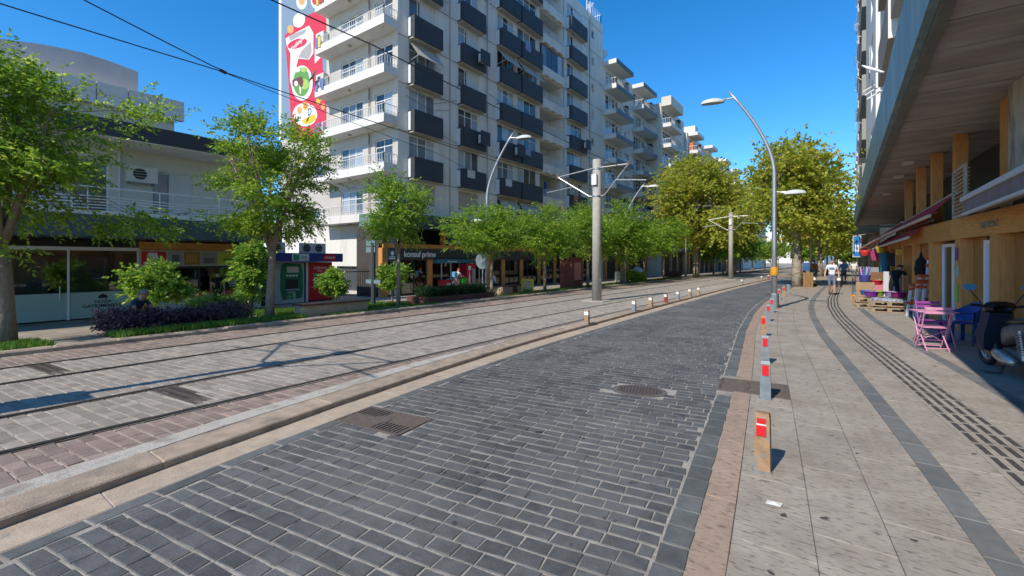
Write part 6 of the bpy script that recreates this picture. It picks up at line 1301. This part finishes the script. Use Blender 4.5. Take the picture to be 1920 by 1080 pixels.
t = thing('goods_pile', 'grey and blue packets spread on the front pallet', 'packets', (1.25,20.1,.37)); pk = mat('packet_grey', (.32,.34,.42), .5, .5, 14)
for k in range(26): x, y, a = r.uniform(-.42,.42), r.uniform(-.34,.34), r.uniform(0,3); c, s_ = math.cos(a), math.sin(a); MB().add([(x+c*u-s_*v, y+s_*u+c*v, z) for z in (0,.05+.002*k) for u, v in ((-.09,-.05),(.09,-.05),(.09,.05),(-.09,.05))], [(0,1,2,3),(4,5,6,7),(0,1,5,4),(1,2,6,5),(2,3,7,6),(3,0,4,7)]).build('packet', pk, t)
tubc = [('purple',(.17,.03,.22)),('green',(.22,.35,.05)),('lilac',(.3,.22,.4)),('red',(.5,.02,.04)),('blue',(.05,.12,.35)),('magenta',(.3,.02,.14))]
for k, (nm, c) in enumerate(tubc):
    x, y = (.85,1.05,1.45,1.15,.75,1.65)[k], (21.3,21.8,21.7,24.6,22.0,21.4)[k]; z = (.42,.42,.42,.72,.42,.42)[k]
    t = thing('plastic_tub', '%s plastic tub on the market stall' % nm, 'tub', (x, y, z), 0, 'plastic tubs of the stall'); m = flat('tub_'+nm, c, .35)
    MB().lathe([(0,0),(.17,0),(.22,.16),(.24,.165),(.24,.18),(.205,.17),(.16,.02),(0,.02)], 18).build('bowl', m, t, smooth=False); MB().tube([(.235*math.cos(a*.35),.235*math.sin(a*.35),.172) for a in range(19)], .012, 6).build('rim', m, t)
t = thing('cardboard_box', 'open cardboard box on the stall corner', 'box', (.75,23.9,0)); cb = mat('cardboard',(.34,.22,.13),.85,.12,5)
for a in ((-.3,-.285,-.3,.3),(.285,.3,-.3,.3),(-.285,.285,-.3,-.285),(-.285,.285,.285,.3)): MB().box(*a,.35,.85).build('side', cb, t)
MB().box(-.285,.285,-.285,.285,.35,.37).build('bottom', cb, t); MB().box(-.3,.3,-.3,.3,0,.345).build('lower_carton', cb, t)
t = thing('bucket_of_brushes', 'bucket of purple and blue brush handles on the cardboard box', 'bucket', (.75,23.9,.86)); MB().lathe([(0,0),(.15,0),(.2,.28),(0,.28)], 16).build('bucket', flat('bucket_blue',(.06,.06,.25)), t)
for k in range(14): a = k*.45; MB().tube([(.1*math.cos(a),.1*math.sin(a),.2),(.19*math.cos(a),.19*math.sin(a),.62)], .016, 5).build('handle', flat(('hp_purple','hp_blue','hp_pale')[k%3], ((.3,.05,.35),(.1,.25,.5),(.5,.5,.6))[k%3]), t)
t = thing('drawer_unit', 'white plastic drawer unit behind the tubs', 'drawers', (1.75,24.0,0)); MB().cbox(-.2,.2,-.2,.2,0,1.15,.02).build('carcass', whitep, t)
for k in range(4): MB().box(-.18,.18,-.215,-.202,.06+.27*k,.29+.27*k).build('drawer', flat('drawer_white',(.6,.62,.62)), t)
lw = flat('ladder_white',(.6,.63,.68)); orb = flat('band_orange_red',(.50,.09,.03))
for k, (x, y, h, tl_) in enumerate(((1.85,18.5,1.1,.10),(1.95,18.75,1.3,.06),(2.12,18.9,1.85,.08),(1.72,18.9,1.0,.14))):
    t = thing('wrapped_ladder', ['shortest white folded ladder with orange bands, in front', 'middle white folded ladder with orange bands', 'tallest white folded ladder with orange bands against the timber', 'leaning white folded ladder farthest from the timber'][k], 'ladder', (x,y,0), .3, 'white folded ladders')
    for q in (-1,1): MB().add([(q*.09-.03+tl_*z*.8, -.03, z) if s_ == 0 else (q*.09+.03+tl_*z*.8, -.03, z) for z in (0,h) for s_ in (0,1)] + [(q*.09-.03+tl_*z*.8, .03, z) if s_ == 0 else (q*.09+.03+tl_*z*.8, .03, z) for z in (0,h) for s_ in (0,1)], [(0,1,3,2),(4,5,7,6),(0,4,6,2),(1,5,7,3),(2,3,7,6),(0,1,5,4)]).build('rail', lw, t)
    for z in (.3, .55, .8, 1.1, 1.4):
        if z < h: MB().box(-.09+tl_*z*.8,.09+tl_*z*.8,-.02,.02,z,z+.03).build('rung', lw, t)
    for z in (h*.42, h*.86, h*.98): MB().box(-.135+tl_*z*.8,.135+tl_*z*.8,-.045,.045,z-.05,z+.04).build('orange_band', orb, t)
t = thing('hanging_bag', 'black bag hanging beside the tallest ladder', 'bag', (2.02,19.4,1.25)); MB().lathe([(0,0),(.14,.02),(.17,.2),(.13,.5),(.05,.6),(.02,.75),(0,.75)], 10, sc=(1,.6)).build('bag', bk, t, smooth=True); MB().tube([(0,0,.7),(0,0,1.1)], .01, 5).build('strap', bk, t)
goods = [('red_basket','red plastic basket hanging under the far awning',(.95,30.5,2.0),(.55,.03,.03)),('teal_roll','tall teal fabric roll standing at the stall',(1.6,27.5,.6),(.02,.14,.2)),('yellow_hat','yellow straw basket hanging over the teal roll',(1.45,27.2,2.1),(.5,.33,.03)),('magenta_cloth','magenta cloth hanging in the stall shade',(1.3,29.3,1.75),(.3,.02,.1)),('orange_lantern','small orange box lantern under the low awning',(1.75,22.6,1.95),(.7,.33,.04)),('yellow_jacket','yellow garment hanging inside the glass door',(2.55,16.6,1.2),(.6,.5,.02)),('black_coat','black coat hanging at the stall back',(1.75,26,1.5),(.015,.015,.015)),('patterned_bag','patterned grey bag on the stall floor',(1.75,25.2,.0),(.3,.27,.3))]
for nm, lab, p, c in goods:
    t = thing(nm, lab, 'goods', p); m = mat('g_'+nm, c, .6, .2, 9)
    if 'roll' in nm: MB().lathe([(0,0),(.17,0),(.18,.1),(.18,1.5),(.12,1.55),(0,1.55)], 14).build('roll', m, t)
    elif 'lantern' in nm: MB().cbox(-.1,.1,-.1,.1,0,.22,.02).build('body', m, t); MB().tube([(0,0,.2),(0,0,.5)], .008, 5).build('cord', dark, t)
    elif nm in ('magenta_cloth','black_coat','yellow_jacket'):
        MB().add([(-.12,-.03,0),(.14,-.04,-.02),(.16,.04,0),(-.13,.05,.02),(-.17,-.03,.4),(.18,-.03,.38),(.18,.03,.38),(-.17,.03,.4),(-.06,-.02,.58),(.06,-.02,.58),(.06,.02,.58),(-.06,.02,.58)], [(0,1,2,3)] + [(i,(i+1)%4,4+(i+1)%4,4+i) for i in range(4)] + [(4+i,4+(i+1)%4,8+(i+1)%4,8+i) for i in range(4)] + [(8,9,10,11)]).build('garment', m, t, smooth=False); MB().tube([(-.08,0,.57),(0,0,.64),(.08,0,.57)], .008, 5).build('hanger', steel, t)
    else: MB().lathe([(0,0),(.16,0),(.22,.2),(.2,.28),(.17,.28),(.13,.05),(0,.04)], 14).build('body', m, t); MB().tube([(-.2,0,.27),(-.1,0,.42),(.1,0,.42),(.2,0,.27)], .01, 5).build('handle', m, t)
t = thing('hanging_sign', 'blue hanging shop sign at the far end of the red awning', 'sign', (.75,37.2,2.0)); MB().box(-.18,.18,-.05,.05,0,1.3).build('board', flat('sign_blue',(.015,.17,.45)), t); mb = MB()
for a, b, c, d in ((-.22,-.181,0,1.3),(.181,.22,0,1.3),(-.22,.22,-.05,-.001),(-.22,.22,1.301,1.36)): mb.box(a,b,-.07,.07,c,d)
mb.build('frame', flat('sign_frame_grey',(.45,.5,.5)), t); MB().box(-.1,-.03,-.06,-.051,.3,.9).build('white_mark', mwh, t); MB().box(.02,.1,-.06,-.051,.3,.75).build('white_mark', mwh, t); MB().tube([(0,0,1.36),(.9,0,1.5)], .03, 6).build('bracket', steel, t)
for i, (x, y) in enumerate(((-1.55,36.8),(-.2,36.8))):
    t = thing('rubber_bollard', ['black cone bollard with white top near the plane trunk', 'black cone bollard with white top behind the walking man'][i], 'bollard', (x,y,0), 0, 'black cone bollards'); MB().lathe([(0,0),(.2,0),(.16,.1),(.11,.42),(0,.42)], 14).build('cone', flat('rubber_black',(.03,.03,.03)), t); MB().lathe([(0,.42),(.11,.42),(.1,.52),(.05,.6),(0,.6)], 14).build('white_top', whitep, t)
for i, (x, y, c, lab) in enumerate(((-3.6,75,(.05,.1,.25),'tiny blue car on the far road'),(-4.2,95,(.4,.4,.4),'tiny silver car farther along the road'))):
    t = thing('parked_car', lab, 'car', (x,y,-.02)); m = flat('car%d' % i, c, .3)
    sidep = [(-2.1,.35),(2.1,.35),(2.1,.75),(1.2,.9),(.6,1.4),(-1.2,1.42),(-1.9,.95),(-2.1,.9)]; MB().prism(sidep, lambda u,v,w: (w,u,v), -.8, .8).build('body', m, t); MB().prism([(.62,1.33),(1.1,.93),(-1.75,.97),(-1.15,1.35)], lambda u,v,w: (w,u,v), -.81, .81).build('windows', dark, t)
    for a in (-1.3,1.3):
        for b in (-.72,.72): MB().tube([(b-.1,a,.32),(b+.1,a,.32)], .32, 14).build('wheel', dark, t)

for k, (nm, c, x, y, z, hh) in enumerate((('white',(.5,.5,.5),1.55,23.3,.0,1.0),('pink',(.5,.18,.22),1.2,25.6,.45,.3),('yellow',(.55,.4,.05),.85,26.2,.45,.25),('brown',(.2,.1,.05),1.3,26.8,0,.9),('turquoise',(.05,.3,.3),.9,28.0,.4,.3),('grey',(.25,.25,.27),1.2,28.9,0,1.1),('orange',(.6,.22,.02),.6,24.8,.0,.3),('dark blue',(.03,.05,.2),1.0,31.5,0,.9))):
    t = thing('goods_crate', '%s crate of household goods along the market stall' % nm, 'crate', (x, y, z), r.uniform(-.2,.2), 'crates of the market stall'); m = flat('crate_'+nm.replace(' ','_'), c, .5)
    for q in (-1, 1): MB().box(q*.27-.015,q*.27+.015,-.2,.2,0,.28).build('end', m, t); MB().box(-.25,.25,q*.19-.012,q*.19+.012,.0,.26).build('side', m, t)
    MB().box(-.25,.25,-.175,.175,.0,.03).build('base', m, t)
    for i in range(7):
        px_, py_ = r.uniform(-.18,.18), r.uniform(-.12,.12); cc_ = r.choice([(.5,.1,.1),(.5,.5,.48),(.1,.25,.4),(.5,.4,.1),(.15,.3,.1)]); MB().lathe([(0,.03),(.05,.03),(.05,.26+.03*i),(.03,.3+.03*i),(0,.3+.03*i)], 9, (px_,py_,0)).build('item', flat('it%d' % int(cc_[0]*100+cc_[2]*10), cc_), t)
    if z > .1: MB().box(-.3,.3,-.25,.25,-z,-.004).build('stand', pw, t)
    if hh > .8:
        MB().box(-.25,.25,.16,.174,.28,hh+.3).build('back_board', m, t)
